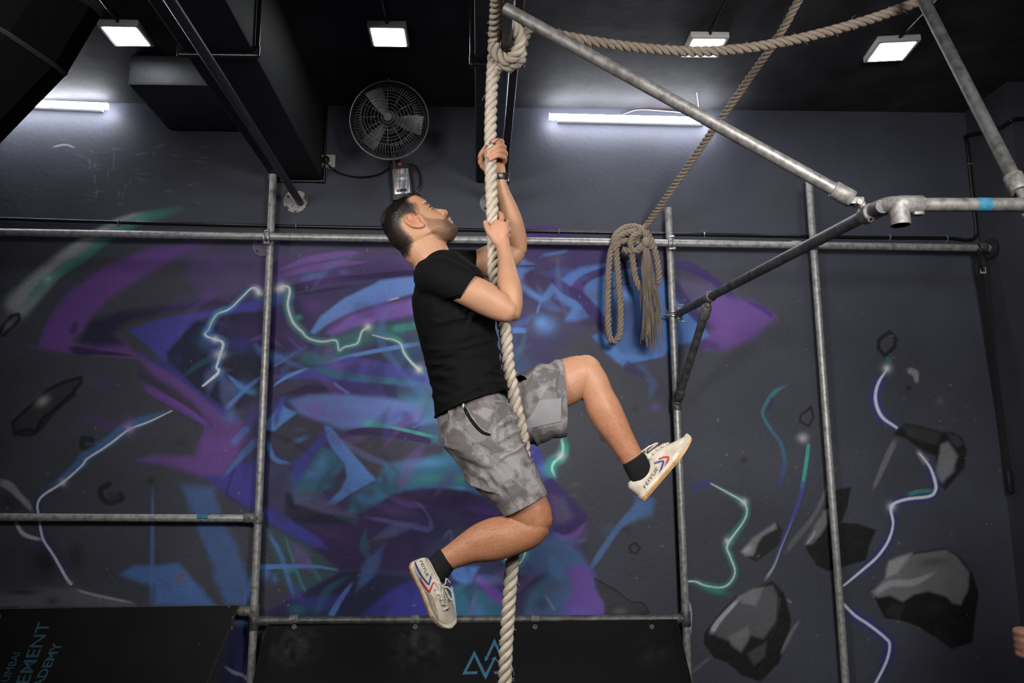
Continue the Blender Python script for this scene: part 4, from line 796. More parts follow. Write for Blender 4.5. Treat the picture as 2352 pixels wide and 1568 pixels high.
tag(obj('regulator_cable', G().tube(smooth_path([PY(x, y, D-.035) for x, y in ((935, 373), (950, 378), (962, 395), (966, 415), (962, 432), (950, 445))], 6), .0045, 8), M_BLKG), 'black cable looping round the right side of the regulator box', 'cable')
# fan
fc = PY(894, 276, 4.19); ax = norm(np.array([-.02, -1, -.16])); fu = norm(np.cross(ax, (0, 0, 1))); fw = np.cross(fu, ax)*-1; fw = norm(np.cross(ax, fu)); RF = .222
M_WIRE = mat('chromed fan wire', (.19, .19, .193), .38, .6); M_BLADE = mat('dusty metal fan blade', (.20, .195, .19), .4, .4, noise=.5, scale=12); M_FANB = mat('dusty fan motor', (.06, .055, .05), .6, col2=(.015, .014, .013), scale=30)
FN = thing('wall_fan', 'round wall fan with a black wire cage and three blades', 'fan', PY(894, 276, D))
fp = lambda r, a, h: fc+ax*h+r*(math.cos(a)*fu+math.sin(a)*fw)
prof = [(.235*0+.05, .066), (.10, .064), (.15, .058), (.185, .045), (.208, .022), (.2195, 0), (.212, -.03), (.19, -.062), (.15, -.085), (.09, -.095), (.05, -.096)]
g = G()
for (rr, h) in ((.035, .066), (.055, .066), (.075, .065), (.095, .064), (.115, .063), (.132, .061), (.15, .058)): g.ring(fc+ax*h, ax, rr, .0018, 48, 5)
obj('front_ring', g, M_WIRE, FN); obj('rim_hoop', G().ring(fc, ax, RF, .0045, 64, 8), M_WIRE, FN)
g = G()
for rr, h in ((.20, -.05), (.16, -.08), (.12, -.09), (.08, -.095)): g.ring(fc+ax*h, ax, rr, .0018, 48, 5)
obj('rear_ring', g, M_WIRE, FN)
g = G()
for k in range(72):
    a = 2*math.pi*k/72; g.tube([fp(r_, a, h) for r_, h in prof[2:9]], .0016, 5)
    if k % 6 == 0: g.tube([fp(r_, a, h) for r_, h in prof[:4]], .0016, 5)
    if k % 3 == 0: g.tube([fp(r_, a, h) for r_, h in prof[8:]], .0016, 5)
obj('cage_wire', g, M_WIRE, FN, ang=180)
obj('centre_badge', G().tube([fc+ax*.066, fc+ax*.070], [.026, .022], 28), mat('smoky fan badge', (.05, .05, .05), .35), FN)
obj('hub', G().tube([fc+ax*.005, fc+ax*.03, fc+ax*.045], [.032, .03, .018], 20), M_BLADE, FN)
obj('motor', G().tube([fc-ax*.03, fc-ax*.035, fc-ax*.15, fc-ax*.18], [.05, .062, .06, .03], 24), M_FANB, FN)
for k, a0 in enumerate((math.radians(50), math.radians(170), math.radians(-62))):
    vs = []; fs = []; nr = 8
    for i in range(nr):
        r_ = .025+(.19-.025)*i/(nr-1); hw = .018+.034*math.sin(min(1, i/(nr-2))*1.35); tw = .55-.25*i/(nr-1)
        for j in range(5):
            s_ = (j/4-.5)*2; off = s_*hw; vs.append(fp(r_, a0, 0)+off*math.cos(tw)*(-math.sin(a0)*fu+math.cos(a0)*fw)+ax*(.012+off*math.sin(tw)-.1*off*off/.05))
    for i in range(nr-1):
        for j in range(4): fs.append((i*5+j, i*5+j+1, (i+1)*5+j+1, (i+1)*5+j))
    n0 = len(vs); vs2 = [v-ax*.002 for v in vs]; vs += vs2; fs += [tuple(x+n0 for x in q[::-1]) for q in fs]
    obj('blade', G().add(vs, fs), M_BLADE, FN)
obj('wall_bracket', G().tube(smooth_path([fc-ax*.17, fc-ax*.22+np.array([0, 0, -.02]), np.array([fc[0], D-.05, fc[2]-.13]), np.array([fc[0]+.01, D-.03, fc[2]-.25])], 6), .018, 12), M_FANB, FN)
obj('bracket_foot', G().rbox((fc[0]+.015, D-.012, fc[2]-.2), (.09, .024, .13), .008), M_FANB, FN); obj('top_clip', G().rbox(fp(RF, math.pi/2 if fw[2] > 0 else -math.pi/2, 0)+np.array([0, 0, .004]), (.014, .02, .02), .004), M_WIRE, FN)

# ================================================================ sloped plywood ramps
def ramp(name, label, xl, xr, ytop, pyt, pxb, pxt, marks):
    top = PY(pxt, pyt, ytop); X = top[0]; bot = PX(pxb, 1568, X); sl = (bot-top)/(top[2]-bot[2])     # along the board's right or left edge
    foot = top+sl*top[2]; a = np.array([0, foot[1]-top[1], foot[2]-top[2]]); a = norm(a); nrm = norm(np.cross((1, 0, 0), a)); nrm = nrm*(-1 if nrm[1] > 0 else 1)
    L = np.linalg.norm(foot-top); t = thing(name, label, 'ramp', (0.5*(xl+xr), foot[1], 0))
    p0 = np.array([xl, top[1], top[2]]); p1 = np.array([xr, top[1], top[2]]); q1 = p1+a*L; q0 = p0+a*L
    obj('deck', G().prism([p0, p1, q1, q0], -nrm, .0155), M_PLYK, t, smooth=False)
    g = G()
    for u, v in ((p0, q0), (q1, p1), (p1, p0)): g.prism([u-nrm*.0018, v-nrm*.0018, v-nrm*.0137, u-nrm*.0137], norm(np.cross(v-u, nrm)), .0012)
    obj('raw_edge', g, M_PLYE, t, smooth=False)
    for x in (xl+.04, xr-.04):                      # side frames that carry the deck
        b0 = np.array([x, top[1], top[2]])-nrm*.017; obj('side_frame', G().prism([b0-np.array([.02, 0, 0])+a*.01, b0-np.array([.02, 0, 0])+a*(L-.03), np.array([x-.02, min(D-.03, top[1]+.0), 0.001])], (1, 0, 0), .04), M_PLYK, t, smooth=False)
    return t, top, a, nrm
# left panel: a plywood sheet standing almost upright with a slanted side
rt_ = PY(548, 1390, 4.2); rb_ = PY(475, 1568, 4.10); ra = norm(rb_-rt_); rn = norm(np.cross((1, 0, 0), ra)); rn = rn if rn[1] < 0 else -rn
RL = thing('plywood_board', 'black plywood board with blue lettering at lower left', 'board', (rt_[0]-1.2, 4.1, 0))
fl = rt_+ra*((.002-rt_[2])/ra[2]); wv = np.array([-1.9, 0, 0]); pr = [rt_, rt_+wv, fl+wv, fl]
obj('deck', G().prism(pr, -rn, .018), M_PLYK, RL, smooth=False)
g = G(); g.prism([rt_-rn*.0018, fl-rn*.0018, fl-rn*.016, rt_-rn*.016], np.array([1., 0, 0]), .0012); g.prism([rt_-rn*.0018, rt_+wv-rn*.0018, rt_+wv-rn*.016, rt_-rn*.016], np.array([0, 0, 1.]), .0012); obj('raw_edge', g, M_PLYE, RL, smooth=False)
for fx_ in (.25, 1.5): b0 = rt_+wv*fx_/1.9+np.array([0, .02, -.12]); obj('rear_prop', G().tube([b0, (b0[0], 4.38, .01)], .02, 8), M_PLYK, RL)
org = lambda px, py: PP(px, py, rt_, rn)+rn*.0008
def on_panel(body, pe, ps, caps, bold, frac=1.0):
    """lettering whose last letter ends at pixel pe, baseline toward ps; caps = pixel offset of the cap line"""
    v, f = text_mesh(body, 1.0, bold); ln = v[:, 0].max(); E0 = org(*pe); up = E0-org(*ps); cp = org(pe[0]+caps[0], pe[1]+caps[1])-E0
    P = E0+(v[:, :1]-ln)/(ln*frac)*up+v[:, 1:2]/.70*cp; obj('lettering', (P, f), M_BLUED, RL, smooth=False, fix=False)
on_panel('MOVEMENT', (117, 1428), (66, 1568), (-29, 0), .006, .575)
on_panel('ACADEMY', (144, 1475), (98, 1571), (-21, 0), .02, .66)
on_panel('MUMBAI', (48, 1498), (17, 1571), (-18, 0), .0, .85)
for (x, y, r_) in ((526, 1391, .010), (534, 1417, .007), (533, 1442, .010), (458, 1480, .004)): obj('bare_chip', G().box(org(x, y), (r_, r_*.5, r_*1.6)), M_PLYE, RL, smooth=False)
obj('lettering', (np.array([org(0, 1411), org(4, 1411), org(0, 1422), org(-40, 1440), org(-40, 1420)]), [(0, 1, 2), (0, 2, 3, 4)]), M_BLUED, RL, smooth=False, fix=False)
RC, ct, ca, cn = ramp('climbing_ramp', 'black plywood ramp with a blue arrow triangle logo below the climber', PY(612, 1437, 4.37)[0], PY(1556, 1437, 4.37)[0], 4.37, 1437, 580, 612, None)
lc = Crop(1030, 1440, 11.76); og = lambda p: PP(p[0], p[1], ct, cn)+cn*.0009
cap_l = []
for pts in ([(370, 1280), (700, 630), (780, 790), (1005, 1240), (1190, 890), (1165, 850), (1282, 785), (1290, 915), (1255, 880), (1008, 1420), (905, 1235), (698, 795), (495, 1195), (798, 1195), (765, 1268)],
            [(975, 785), (1012, 805), (1240, 305), (1500, 830), (1460, 920), (1245, 480), (1065, 840), (1095, 855), (985, 925)],
            [(1210, 1195), (1560, 1195), (1420, 900), (1470, 830), (1690, 1270), (1255, 1270)]):
    P = np.array([og(q) for q in lc(pts)]); obj('arrow_logo', (P, [tuple(range(len(P)))]), M_BLUEP, RC, smooth=False, fix=False)
# dusty scuffs rubbed into the black deck
nx_, ny_ = 150, 46; us = np.linspace(.02, .98, nx_); vs_ = np.linspace(.012, .52, ny_); x0_, x1_ = PY(612, 1437, 4.37)[0], PY(1556, 1437, 4.37)[0]
PS = np.array([[x0_+(x1_-x0_)*a_, ct[1], ct[2]] for a_ in us]); LS = ct[2]/-ca[2]; PS = PS[None]+(vs_*LS)[:, None, None]*ca[None, None]; PS = (PS+cn*.0005).reshape(-1, 3)
qx, qy = proj(PS); sc_ = np.zeros(len(PS)); n_ = vnoise(qx/14, qy/14, 5)*.6+vnoise(qx/40, qy/40, 6)*.4
for (x, y, w, h) in ((668, 1478, 48, 46), (955, 1482, 52, 46), (1500, 1500, 40, 30)): sc_ += np.exp(-((qx-x)/w)**2-((qy-y)/h)**2)*(1 if x < 1200 else .4)
sc_ = np.clip(sc_*np.clip((n_-.36)*4, 0, 1.4), 0, 1)[:, None]; me = mesh_of('scuffed_face', PS, [(b*nx_+a, b*nx_+a+1, (b+1)*nx_+a+1, (b+1)*nx_+a) for b in range(ny_-1) for a in range(nx_-1)])
set_colors(me, np.array((.0050, .0050, .0056))*(1-sc_)+np.array((.032, .032, .033))*sc_); link('scuffed_face', me, attr_mat('scuffed black paint', 'paint', .6, .05, 40, spec=.15), RC, False)
for x in (676, 954, 1229, 1497):
    c = PY(x, 1422, YP); c = np.array([c[0], YP, PY(x, 1422, YP)[2]]); obj('saddle_bracket', G().tube([c-np.array([.022, 0, 0]), c+np.array([.022, 0, 0])], PR+.003, 20), M_FIT, H3); screw(H3, c+np.array([.004, -.022, .008]), (0, -1, .3), .011)
    b = og((x, 1440)); obj('bolt_head', G().tube([b, b+cn*.008], [.014, .011], 14), M_FIT, RC); obj('bolt_recess', G().tube([b+cn*.0079, b+cn*.009], [.006, .005], 6), M_BLK, RC)
# ================================================================ ropes
def fibre_mat(name, c, c2):
    m = bpy.data.materials.new(name); m.use_nodes = True; nt = m.node_tree; b = nt.nodes['Principled BSDF']; b.inputs['Roughness'].default_value = .85; b.inputs['Specular IOR Level'].default_value = .15
    uv = nt.nodes.new('ShaderNodeUVMap'); uv.uv_map = 'fibre'; mp = nt.nodes.new('ShaderNodeMapping'); mp.inputs['Scale'].default_value = (30, 9, 1)
    n = nt.nodes.new('ShaderNodeTexNoise'); n.inputs['Scale'].default_value = 1.0; n.inputs['Detail'].default_value = 5
    nt.links.new(uv.outputs[0], mp.inputs[0]); nt.links.new(mp.outputs[0], n.inputs['Vector'])
    r = nt.nodes.new('ShaderNodeValToRGB'); r.color_ramp.elements[0].position = .3; r.color_ramp.elements[1].position = .62
    r.color_ramp.elements[0].color = tuple(c2)+(1,); r.color_ramp.elements[1].color = tuple(c)+(1,)
    nt.links.new(n.outputs['Fac'], r.inputs[0]); nt.links.new(r.outputs[0], b.inputs['Base Color'])
    bp = nt.nodes.new('ShaderNodeBump'); bp.inputs['Strength'].default_value = .6; bp.inputs['Distance'].default_value = .003; nt.links.new(n.outputs['Fac'], bp.inputs['Height']); nt.links.new(bp.outputs[0], b.inputs['Normal'])
    return m
M_ROPE = fibre_mat('pale natural fibre rope', (.60, .53, .44), (.36, .30, .235))
M_ROPE2 = fibre_mat('older tan fibre rope', (.36, .295, .235), (.19, .15, .117))
M_FUZZ = mat('loose rope fibre', (.42, .36, .29), .9)
def strands(path, R, pitch, m, parent, ph=0.0, hand=1, fuzz=0, taper=None):
    P = resample(path, pitch/15); n = len(P); s = np.r_[0, np.cumsum(np.linalg.norm(np.diff(P, axis=0), axis=1))]
    T = np.gradient(P, axis=0); T /= np.linalg.norm(T, axis=1)[:, None]
    N = np.zeros_like(P); a = np.array([0, 1., 0]) if abs(T[0][1]) < .9 else np.array([1., 0, 0]); v = a-T[0]*a.dot(T[0]); v /= np.linalg.norm(v)
    for i in range(n): v = v-T[i]*v.dot(T[i]); v /= np.linalg.norm(v); N[i] = v
    Bn = np.cross(T, N); seg = 9; th = np.arange(seg)/seg*2*math.pi; lst = []
    for k in range(3):
        an = hand*2*math.pi*s/pitch+k*2*math.pi/3+ph
        off = np.cos(an)[:, None]*N+np.sin(an)[:, None]*Bn; tang = -np.sin(an)[:, None]*N+np.cos(an)[:, None]*Bn
        c = P+off*R*.50; wob = 1+.05*np.sin(s*61+k*2)
        rr = (R*.515*wob)[:, None, None]
        V = c[:, None, :]+rr*(np.cos(th)[None, :, None]*off[:, None, :]+1.13*np.sin(th)[None, :, None]*tang[:, None, :])
        f = [(i*seg+j, i*seg+(j+1) % seg, (i+1)*seg+(j+1) % seg, (i+1)*seg+j) for i in range(n-1) for j in range(seg)]
        f += [tuple(range(seg))[::-1], tuple((n-1)*seg+j for j in range(seg))]
        me = mesh_of('strand', V.reshape(-1, 3), f); uvl = me.uv_layers.new(name='fibre')
        vi = np.zeros(len(me.loops), np.int32); me.loops.foreach_get('vertex_index', vi)
        u = (vi // seg)*(s[-1]/n); w_ = (vi % seg)/seg
        uvl.data.foreach_set('uv', np.stack([u+.2*w_, w_], 1).astype(np.float32).ravel())
        o = link('strand', me, m, parent, True, 180); lst.append(o)
    if fuzz:
        g = G()
        for _ in range(fuzz):
            i = RNG.integers(2, n-2); a = RNG.uniform(0, 6.28); d = math.cos(a)*N[i]+math.sin(a)*Bn[i]; p = P[i]+d*R*.95
            L = RNG.uniform(.006, .022); q = p+d*L*.6+T[i]*L*RNG.normal()*.8; g.tube([p, (p+q)/2+RNG.normal(size=3)*.003, q], [.0007, .0006, .0003], 4, cap=False)
        o = obj('loose_fibre', g, M_FUZZ, parent, fix=False); o['kind'] = 'stuff'
    return P
YM = 2.80                                              # depth of the climber's rope
RR = .0247
def pts(L, Y=YM): return np.array([PY(p[0], p[1], Y+(p[2] if len(p) > 2 else 0)) for p in L])
tcp = on_TC(2.80); xr = tcp[0]-.047
CR = thing('climbing_rope', 'thick pale three-strand rope the climber hangs on', 'rope', PY(1160, 1568, YM)*[1, 1, 0])
rp = pts([(1133, 140), (1130, 200), (1127, 300), (1128, 400), (1131, 480), (1133, 560), (1135, 640), (1143, 700), (1160, 760), (1166, 830), (1176, 890), (1186, 940), (1199, 1000), (1203, 1050), (1198, 1120), (1189, 1200), (1178, 1280), (1171, 1360), (1167, 1420), (1163, 1480), (1160, 1568)])
endp = rp[-1].copy(); endp2 = endp+np.array([-.01, 0, -.35]); rp = np.vstack([rp, endp2, [endp2[0], YM, .03]])
top_ = np.array([on_TC(2.36)+[-.02, 0, .05], on_TC(2.38)+[-.048, 0, .012], PY(1141, -8, 2.50), PY(1138, 50, 2.64), PY(1135, 95, 2.74)])
strands(smooth_path(np.vstack([top_, rp]), 6), RR, .098, M_ROPE, CR, fuzz=170)
# the hitch around the overhead tube, part of the same rope
g_ = []
c0 = tcp.copy(); ar = .021+RR+.002
hp = []
for a, dy in ((175, -.075), (130, -.085), (90, -.085), (45, -.07), (0, -.05), (-45, -.03), (-90, -.02), (-140, -.03), (-175, -.045)): hp.append(np.array([c0[0]+math.cos(math.radians(a))*ar*1.05, YM-.02+dy, c0[2]+math.sin(math.radians(a))*ar*1.2]))
strands(smooth_path(hp, 6), RR, .098, M_ROPE, CR, fuzz=20)
hp = [np.array([xr-.004, YM+.036, c0[2]-.10])]+[np.array([c0[0]+math.cos(math.radians(a))*ar*1.25, YM+dy, c0[2]+math.sin(math.radians(a))*ar*1.2-.01]) for a, dy in ((-120, .0), (-70, -.01), (-20, .0), (30, .02), (80, .04), (130, .05))]
strands(smooth_path(hp, 6), RR, .098, M_ROPE, CR, fuzz=20)
# slack rope from the hitch to the right
SR = thing('slack_rope', 'slack tan rope drooping from the hitch across the top right', 'rope', on_TC(2.86))
sl = np.vstack([[c0[0]+.05, 2.90, c0[2]+.0], pts([(1215, 66, .10), (1260, 76, .12), (1300, 84, .14), (1380, 98, .16), (1480, 111, .17), (1600, 118, .16), (1700, 112, .14), (1800, 96, .11), (1900, 73, .08), (2000, 44, .05), (2060, 23, .04), (2112, 2, .03)])])
last = sl[-1]; dirv = norm(sl[-1]-sl[-3]); sl = np.vstack([sl, last+dirv*.25+np.array([0, 0, .02]), last+dirv*.5+np.array([0, 0, .1])])
e_ = sl[-1]; sl = np.vstack([sl, [e_[0]+.12, e_[1], ZC-.03]])
strands(smooth_path(sl, 6), .0215, .098, M_ROPE2, SR, ph=.6, fuzz=110)
# second rope running down to the knot on the rail
KR = thing('coiled_rope', 'tan rope tied and coiled over the wall rail with a frayed tassel', 'rope', PY(1455, 800, YH))
kp = [PY(1452, 560, YH-.05), PY(1474, 530, YH-.055), PY(1490, 510, YH-.06), PY(1530, 455, 4.15), PY(1580, 382, 3.95), PY(1640, 295, 3.72), PY(1700, 210, 3.5), PY(1760, 125, 3.3), PY(1805, 55, 3.14), PY(1838, -5, 3.04)]
k_ = kp[-1]; dk = norm(kp[-1]-kp[-3]); kp.append(k_+dk*((ZC-.01-k_[2])/dk[2]))
RK = .0195
strands(smooth_path(kp, 6), RK, .082, M_ROPE2, KR, fuzz=30)
def loop(L, **k): strands(smooth_path(np.array([PY(a, b, YH+d) for a, b, d in L]), 6), RK, .082, M_ROPE2, KR, **k)
# long bight hanging in front of the wall
loop([(1447, 552, -.045), (1425, 556, -.055), (1408, 566, -.05), (1401, 590, -.045), (1397, 640, -.045), (1396, 700, -.045), (1397, 750, -.045), (1401, 775, -.045), (1409, 783, -.045), (1418, 778, -.045), (1425, 755, -.045), (1425, 700, -.045), (1420, 640, -.045), (1417, 590, -.045), (1416, 568, -.05), (1424, 556, -.052)], ph=.3, fuzz=14)
# turns over the rail and the knot
loop([(1412, 578, -.05), (1410, 556, -.06), (1414, 540, -.05), (1430, 526, -.03), (1450, 520, -.02), (1470, 524, -.02), (1487, 537, -.03), (1497, 556, -.05), (1505, 580, -.055), (1511, 610, -.05), (1513, 635, -.045), (1508, 652, -.03)], fuzz=10)
loop([(1462, 530, -.045), (1448, 533, -.05), (1432, 538, -.055), (1418, 548, -.06), (1414, 562, -.05)], ph=1.2)
loop([(1470, 536, -.075), (1456, 542, -.08), (1449, 556, -.085), (1450, 570, -.08), (1460, 577, -.075), (1472, 572, -.07), (1482, 566, -.07)], ph=2.1)
loop([(1480, 556, -.07), (1462, 574, -.08), (1444, 576, -.07), (1430, 572, -.06)], ph=.5)
loop([(1451, 580, -.06), (1454, 605, -.055), (1459, 635, -.05), (1466, 655, -.045), (1476, 670, -.035), (1490, 676, -.02), (1504, 665, -.02), (1510, 640, -.03)], ph=1.0, fuzz=10)
loop([(1466, 526, -.06), (1480, 535, -.07), (1492, 555, -.07), (1496, 572, -.06)], ph=2.6)
# frayed tassel
wb = PY(1483, 556, YH-.085); obj('whipping_ball', G().sph(wb, (.026, .024, .03), 16, 12), M_ROPE2, KR)
g = G()
for _ in range(120):
    a = RNG.uniform(0, 6.28); rr = math.sqrt(RNG.random()); sx = rr*math.cos(a); sy = rr*math.sin(a)*.5
    p0 = PY(1484+sx*6, 570, YH-.085)+np.array([0, sy*.02, 0]); e = PY(1496+sx*(22+6*RNG.normal()), 765+RNG.uniform(-80, 40)+12*sx, YH-.07); m_ = PY(1490+sx*15, 660, YH-.082)
    e = e+np.array([0, sy*.03, 0]); m_ = m_+np.array([0, sy*.035, 0])
    P = smooth_path([p0, (p0+m_)/2+RNG.normal(size=3)*.004, m_+RNG.normal(size=3)*.004, (m_+e)/2+RNG.normal(size=3)*.006, e], 4); g.tube(P, np.linspace(.0036, .0022, len(P))*RNG.uniform(.6, 1.25), 5)
obj('tassel_yarn', g, mat('tan rope yarn', (.27, .215, .17), .9, noise=.45, scale=60, stretch=(1, 1, .1)), KR, fix=False)['kind'] = 'stuff'
# ================================================================ the climber
def px2m(Y): return Y/(F*0.9866)                   # metres per photo pixel at depth Y near the frame centre
EY = np.array([0, 1., 0])
def loft(g, secs, Y0=YM, seg=28, sub=4, cap=.6, rnd=True):
    """limb: sections (px, py, dY, half width in photo px, half depth in m) -> closed tube added to g"""
    S_ = np.array([[s[0], s[1], s[2], s[3], s[4]] for s in secs], float)
    if sub > 1 and len(S_) > 2: S_ = smooth_path(S_, sub)
    C = np.array([PY(s[0], s[1], Y0+s[2]) for s in S_]); T = np.gradient(C, axis=0); T /= np.linalg.norm(T, axis=1)[:, None]
    a = S_[:, 3]*px2m(Y0)*(1+S_[:, 2]/Y0); b = S_[:, 4]; th = np.arange(seg)/seg*2*math.pi; R = []
    def ringat(c, t, a_, b_):
        e = EY-t*t.dot(EY); e /= np.linalg.norm(e); n = np.cross(t, e); return c+a_*np.cos(th)[:, None]*n+b_*np.sin(th)[:, None]*e
    if rnd:
        for k in (.95, .8, .5): R.append(ringat(C[0]-T[0]*cap*k*min(a[0], b[0]), T[0], a[0]*math.sqrt(1-k*k*.98), b[0]*math.sqrt(1-k*k*.98)))
    for i in range(len(C)): R.append(ringat(C[i], T[i], a[i], b[i]))
    if rnd:
        for k in (.5, .8, .95): R.append(ringat(C[-1]+T[-1]*cap*k*min(a[-1], b[-1]), T[-1], a[-1]*math.sqrt(1-k*k*.98), b[-1]*math.sqrt(1-k*k*.98)))
    n = len(R); f = [(i*seg+k, i*seg+(k+1) % seg, (i+1)*seg+(k+1) % seg, (i+1)*seg+k) for i in range(n-1) for k in range(seg)]
    f += [tuple(range(seg))[::-1], tuple((n-1)*seg+k for k in range(seg))]
    g.add(np.concatenate(R), f)
def finger(g, P3, r):
    P = smooth_path([PY(p[0], p[1], YM+p[2]) for p in P3], 5); rr = np.interp(np.linspace(0, 1, len(P)), np.linspace(0, 1, len(r)), r)
    d = norm(P[-1]-P[-2]); P = np.vstack([P, P[-1]+d*rr[-1]*.55, P[-1]+d*rr[-1]*.85]); rr = np.r_[rr, rr[-1]*.8, rr[-1]*.4]
    g.tube(P, rr, 12)
def remesh(g, vox, smooth=4, fac=.5):
    me = mesh_of('tmp', g.arr(), g.f); fixn(me); o = bpy.data.objects.new('tmp', me); COL.objects.link(o)
    m = o.modifiers.new('r', 'REMESH'); m.mode = 'VOXEL'; m.voxel_size = vox; m.adaptivity = 0
    if smooth: s = o.modifiers.new('s', 'SMOOTH'); s.factor = fac; s.iterations = smooth
    dg = bpy.context.evaluated_depsgraph_get(); dg.update(); out = bpy.data.meshes.new_from_object(o.evaluated_get(dg)); bpy.data.objects.remove(o); return out
def coords(me):
    v = np.zeros(len(me.vertices)*3, np.float32); me.vertices.foreach_get('co', v); return v.reshape(-1, 3).astype(float)
def normals(me):
    v = np.zeros(len(me.vertices)*3, np.float32); me.vertex_normals.foreach_get('vector', v); return v.reshape(-1, 3).astype(float)
def set_co(me, v): me.vertices.foreach_set('co', v.astype(np.float32).ravel()); me.update()
def cut(me, c, n, rad):
    bm = bmesh.new(); bm.from_mesh(me); c = Vector(c); sel = [f for f in bm.faces if (f.calc_center_median()-c).length < rad]
    geo = list({v for f in sel for v in f.verts})+list({e for f in sel for e in f.edges})+sel
    bmesh.ops.bisect_plane(bm, geom=geo, plane_co=c, plane_no=Vector(n), clear_outer=True, clear_inner=False, dist=1e-5); bm.to_mesh(me); bm.free()
def solid(me, t):
    o = bpy.data.objects.new('tmp', me); COL.objects.link(o); m = o.modifiers.new('s', 'SOLIDIFY'); m.thickness = t; m.offset = -1
    dg = bpy.context.evaluated_depsgraph_get(); dg.update(); out = bpy.data.meshes.new_from_object(o.evaluated_get(dg)); bpy.data.objects.remove(o); return out
def inpoly(x, y, p):
    ins = np.zeros(x.shape, bool); d = np.full(x.shape, 1e9); p = np.asarray(p, float)
    for i in range(len(p)):
        q, r = p[i], p[(i+1) % len(p)]; d = np.minimum(d, _segd(x, y, q, r)[0]); c = (q[1] > y) != (r[1] > y)
        with np.errstate(divide='ignore', invalid='ignore'): ins ^= c & (x < (r[0]-q[0])*(y-q[1])/(r[1]-q[1]+1e-12)+q[0])
    return np.where(ins, d, -d)
def sm01(x, a, b): t = np.clip((x-a)/(b-a), 0, 1); return t*t*(3-2*t)
def vn3(v, s, seed=0): return (vnoise(v[:, 0]*s+v[:, 1]*s*.7, v[:, 2]*s+v[:, 1]*s*.6, seed)+vnoise(v[:, 2]*s*.9+7, v[:, 1]*s+v[:, 0]*s*.4, seed+1))/2
MAN = thing('person', 'man in a black t-shirt and grey camouflage shorts climbing the rope, looking up', 'person', PY(1100, 930, YM))
# --- head frame: ear centre, forward and up directions in the picture plane
EAR = PY(955, 520, YM); K = px2m(YM)
eX = norm(PY(1055, 520, YM)-EAR); eZ = norm(PY(955, 420, YM)-EAR)
HF = norm(.69*eX+.72*eZ); HU = norm(-.72*eX+.69*eZ); HW = np.array([0, 1., 0])
def H(u, v, w=0): return EAR+(u*HF+v*HU+w*HW)*K
def head_uv(P): d = (P-EAR)/K; return d@HF, d@HU, d@HW
fr = np.array([(-84, 40), (-82, 50), (-78, 60), (-72, 65.5), (-66, 65.5), (-60, 63), (-55, 66), (-49, 66.5), (-45, 68.5), (-39, 67), (-33, 65.5), (-20, 63), (-10, 60), (2, 57.5), (10, 60.5), (16, 62.5), (24, 61.5), (34, 59.5), (42, 59.5), (50, 58), (55, 46), (62, 34), (68, 22), (72, 4)])
bk = np.array([(-84, 30), (-78, 22), (-60, 8), (-48, -4), (-40, -46), (-30, -60), (-18, -67), (3, -69), (23, -66), (40, -59.5), (58, -49), (66, -42), (70, -30), (72, -16)])
wd = np.array([(-84, 12), (-80, 19), (-72, 27), (-60, 34), (-48, 40), (-36, 43), (-20, 46), (0, 48.5), (20, 50), (36, 48.5), (50, 43), (60, 35), (68, 23), (72, 8)])
g = G(); seg = 40; th = np.arange(seg)/seg*2*math.pi; R = []
for v in np.r_[np.linspace(-84, 72, 64)]:
    uf = np.interp(v, fr[:, 0], fr[:, 1]); ub = np.interp(v, bk[:, 0], bk[:, 1]); w = np.interp(v, wd[:, 0], wd[:, 1]); uc = (uf+ub)/2; a = (uf-ub)/2
    c = np.cos(th); s = np.sin(th); ff = np.sign(s)*np.abs(s)**.86*(1-.13*c-(.10*np.clip(c, 0, 1)**2 if v < 0 else 0))
    R.append(np.array([H(uc+a*np.sign(ci)*abs(ci)**.92, v, w*fi) for ci, fi in zip(c, ff)]))
n = len(R); f = [(i*seg+k, i*seg+(k+1) % seg, (i+1)*seg+(k+1) % seg, (i+1)*seg+k) for i in range(n-1) for k in range(seg)]+[tuple(range(seg))[::-1], tuple((n-1)*seg+k for k in range(seg))]
g.add(np.concatenate(R), f)
# nose: bridge to tip, with wings
def tube_h(P, r, seg=12): g.tube([H(*p) for p in P], np.array(r)*K, seg)
tube_h([(54, 8, 0), (58.5, -2, 0), (63, -11, 0), (68.5, -20, 0), (71.5, -26, 0), (70.5, -29.5, 0), (66, -31, 0)], [3, 4, 5.2, 6.8, 7.6, 6.6, 4])
for s_ in (-1, 1):
    g.sph(H(64.5, -27, s_*8.5), (6.2*K, 5.0*K, 5.6*K), 12, 8); g.sph(H(52, 17, s_*20), (7*K, 15*K, 5*K), 12, 8)            # nostril wings, brow ridge
    pass
    # ear: shell, helix, lobe
    wl = s_*47.5
    ring = [(10, 6, wl), (5, 15, wl+s_*3), (-6, 18, wl+s_*6), (-14, 13, wl+s_*8), (-16, 3, wl+s_*8.5), (-14, -8, wl+s_*7), (-9, -16, wl+s_*4), (0, -23, wl+s_*2), (7, -22, wl)]
    g.tube(smooth_path([H(*p) for p in ring], 5), 3.1*K, 8); g.tube(smooth_path([H(*p) for p in [(2, 12, wl+s_*3), (-9, 10, wl+s_*5), (-10, -2, wl+s_*5.5), (-4, -13, wl+s_*4), (4, -14, wl+s_*2)]], 5), 2.4*K, 8)
    g.sph(H(4, -22, wl+s_*1.5), (6*K, 3.6*K, 6*K), 10, 8); g.tube([H(9, 0, wl+s_*2), H(6, -7, wl+s_*3)], [3*K, 3*K], 8)
    for (a_, b_, c_) in ((-6, 8, 5), (-10, -6, 5.5), (0, -14, 4)): g.sph(H(a_*.8, b_*.9, wl+s_*1.0), (9*K, 4.2*K, 9*K), 10, 8)
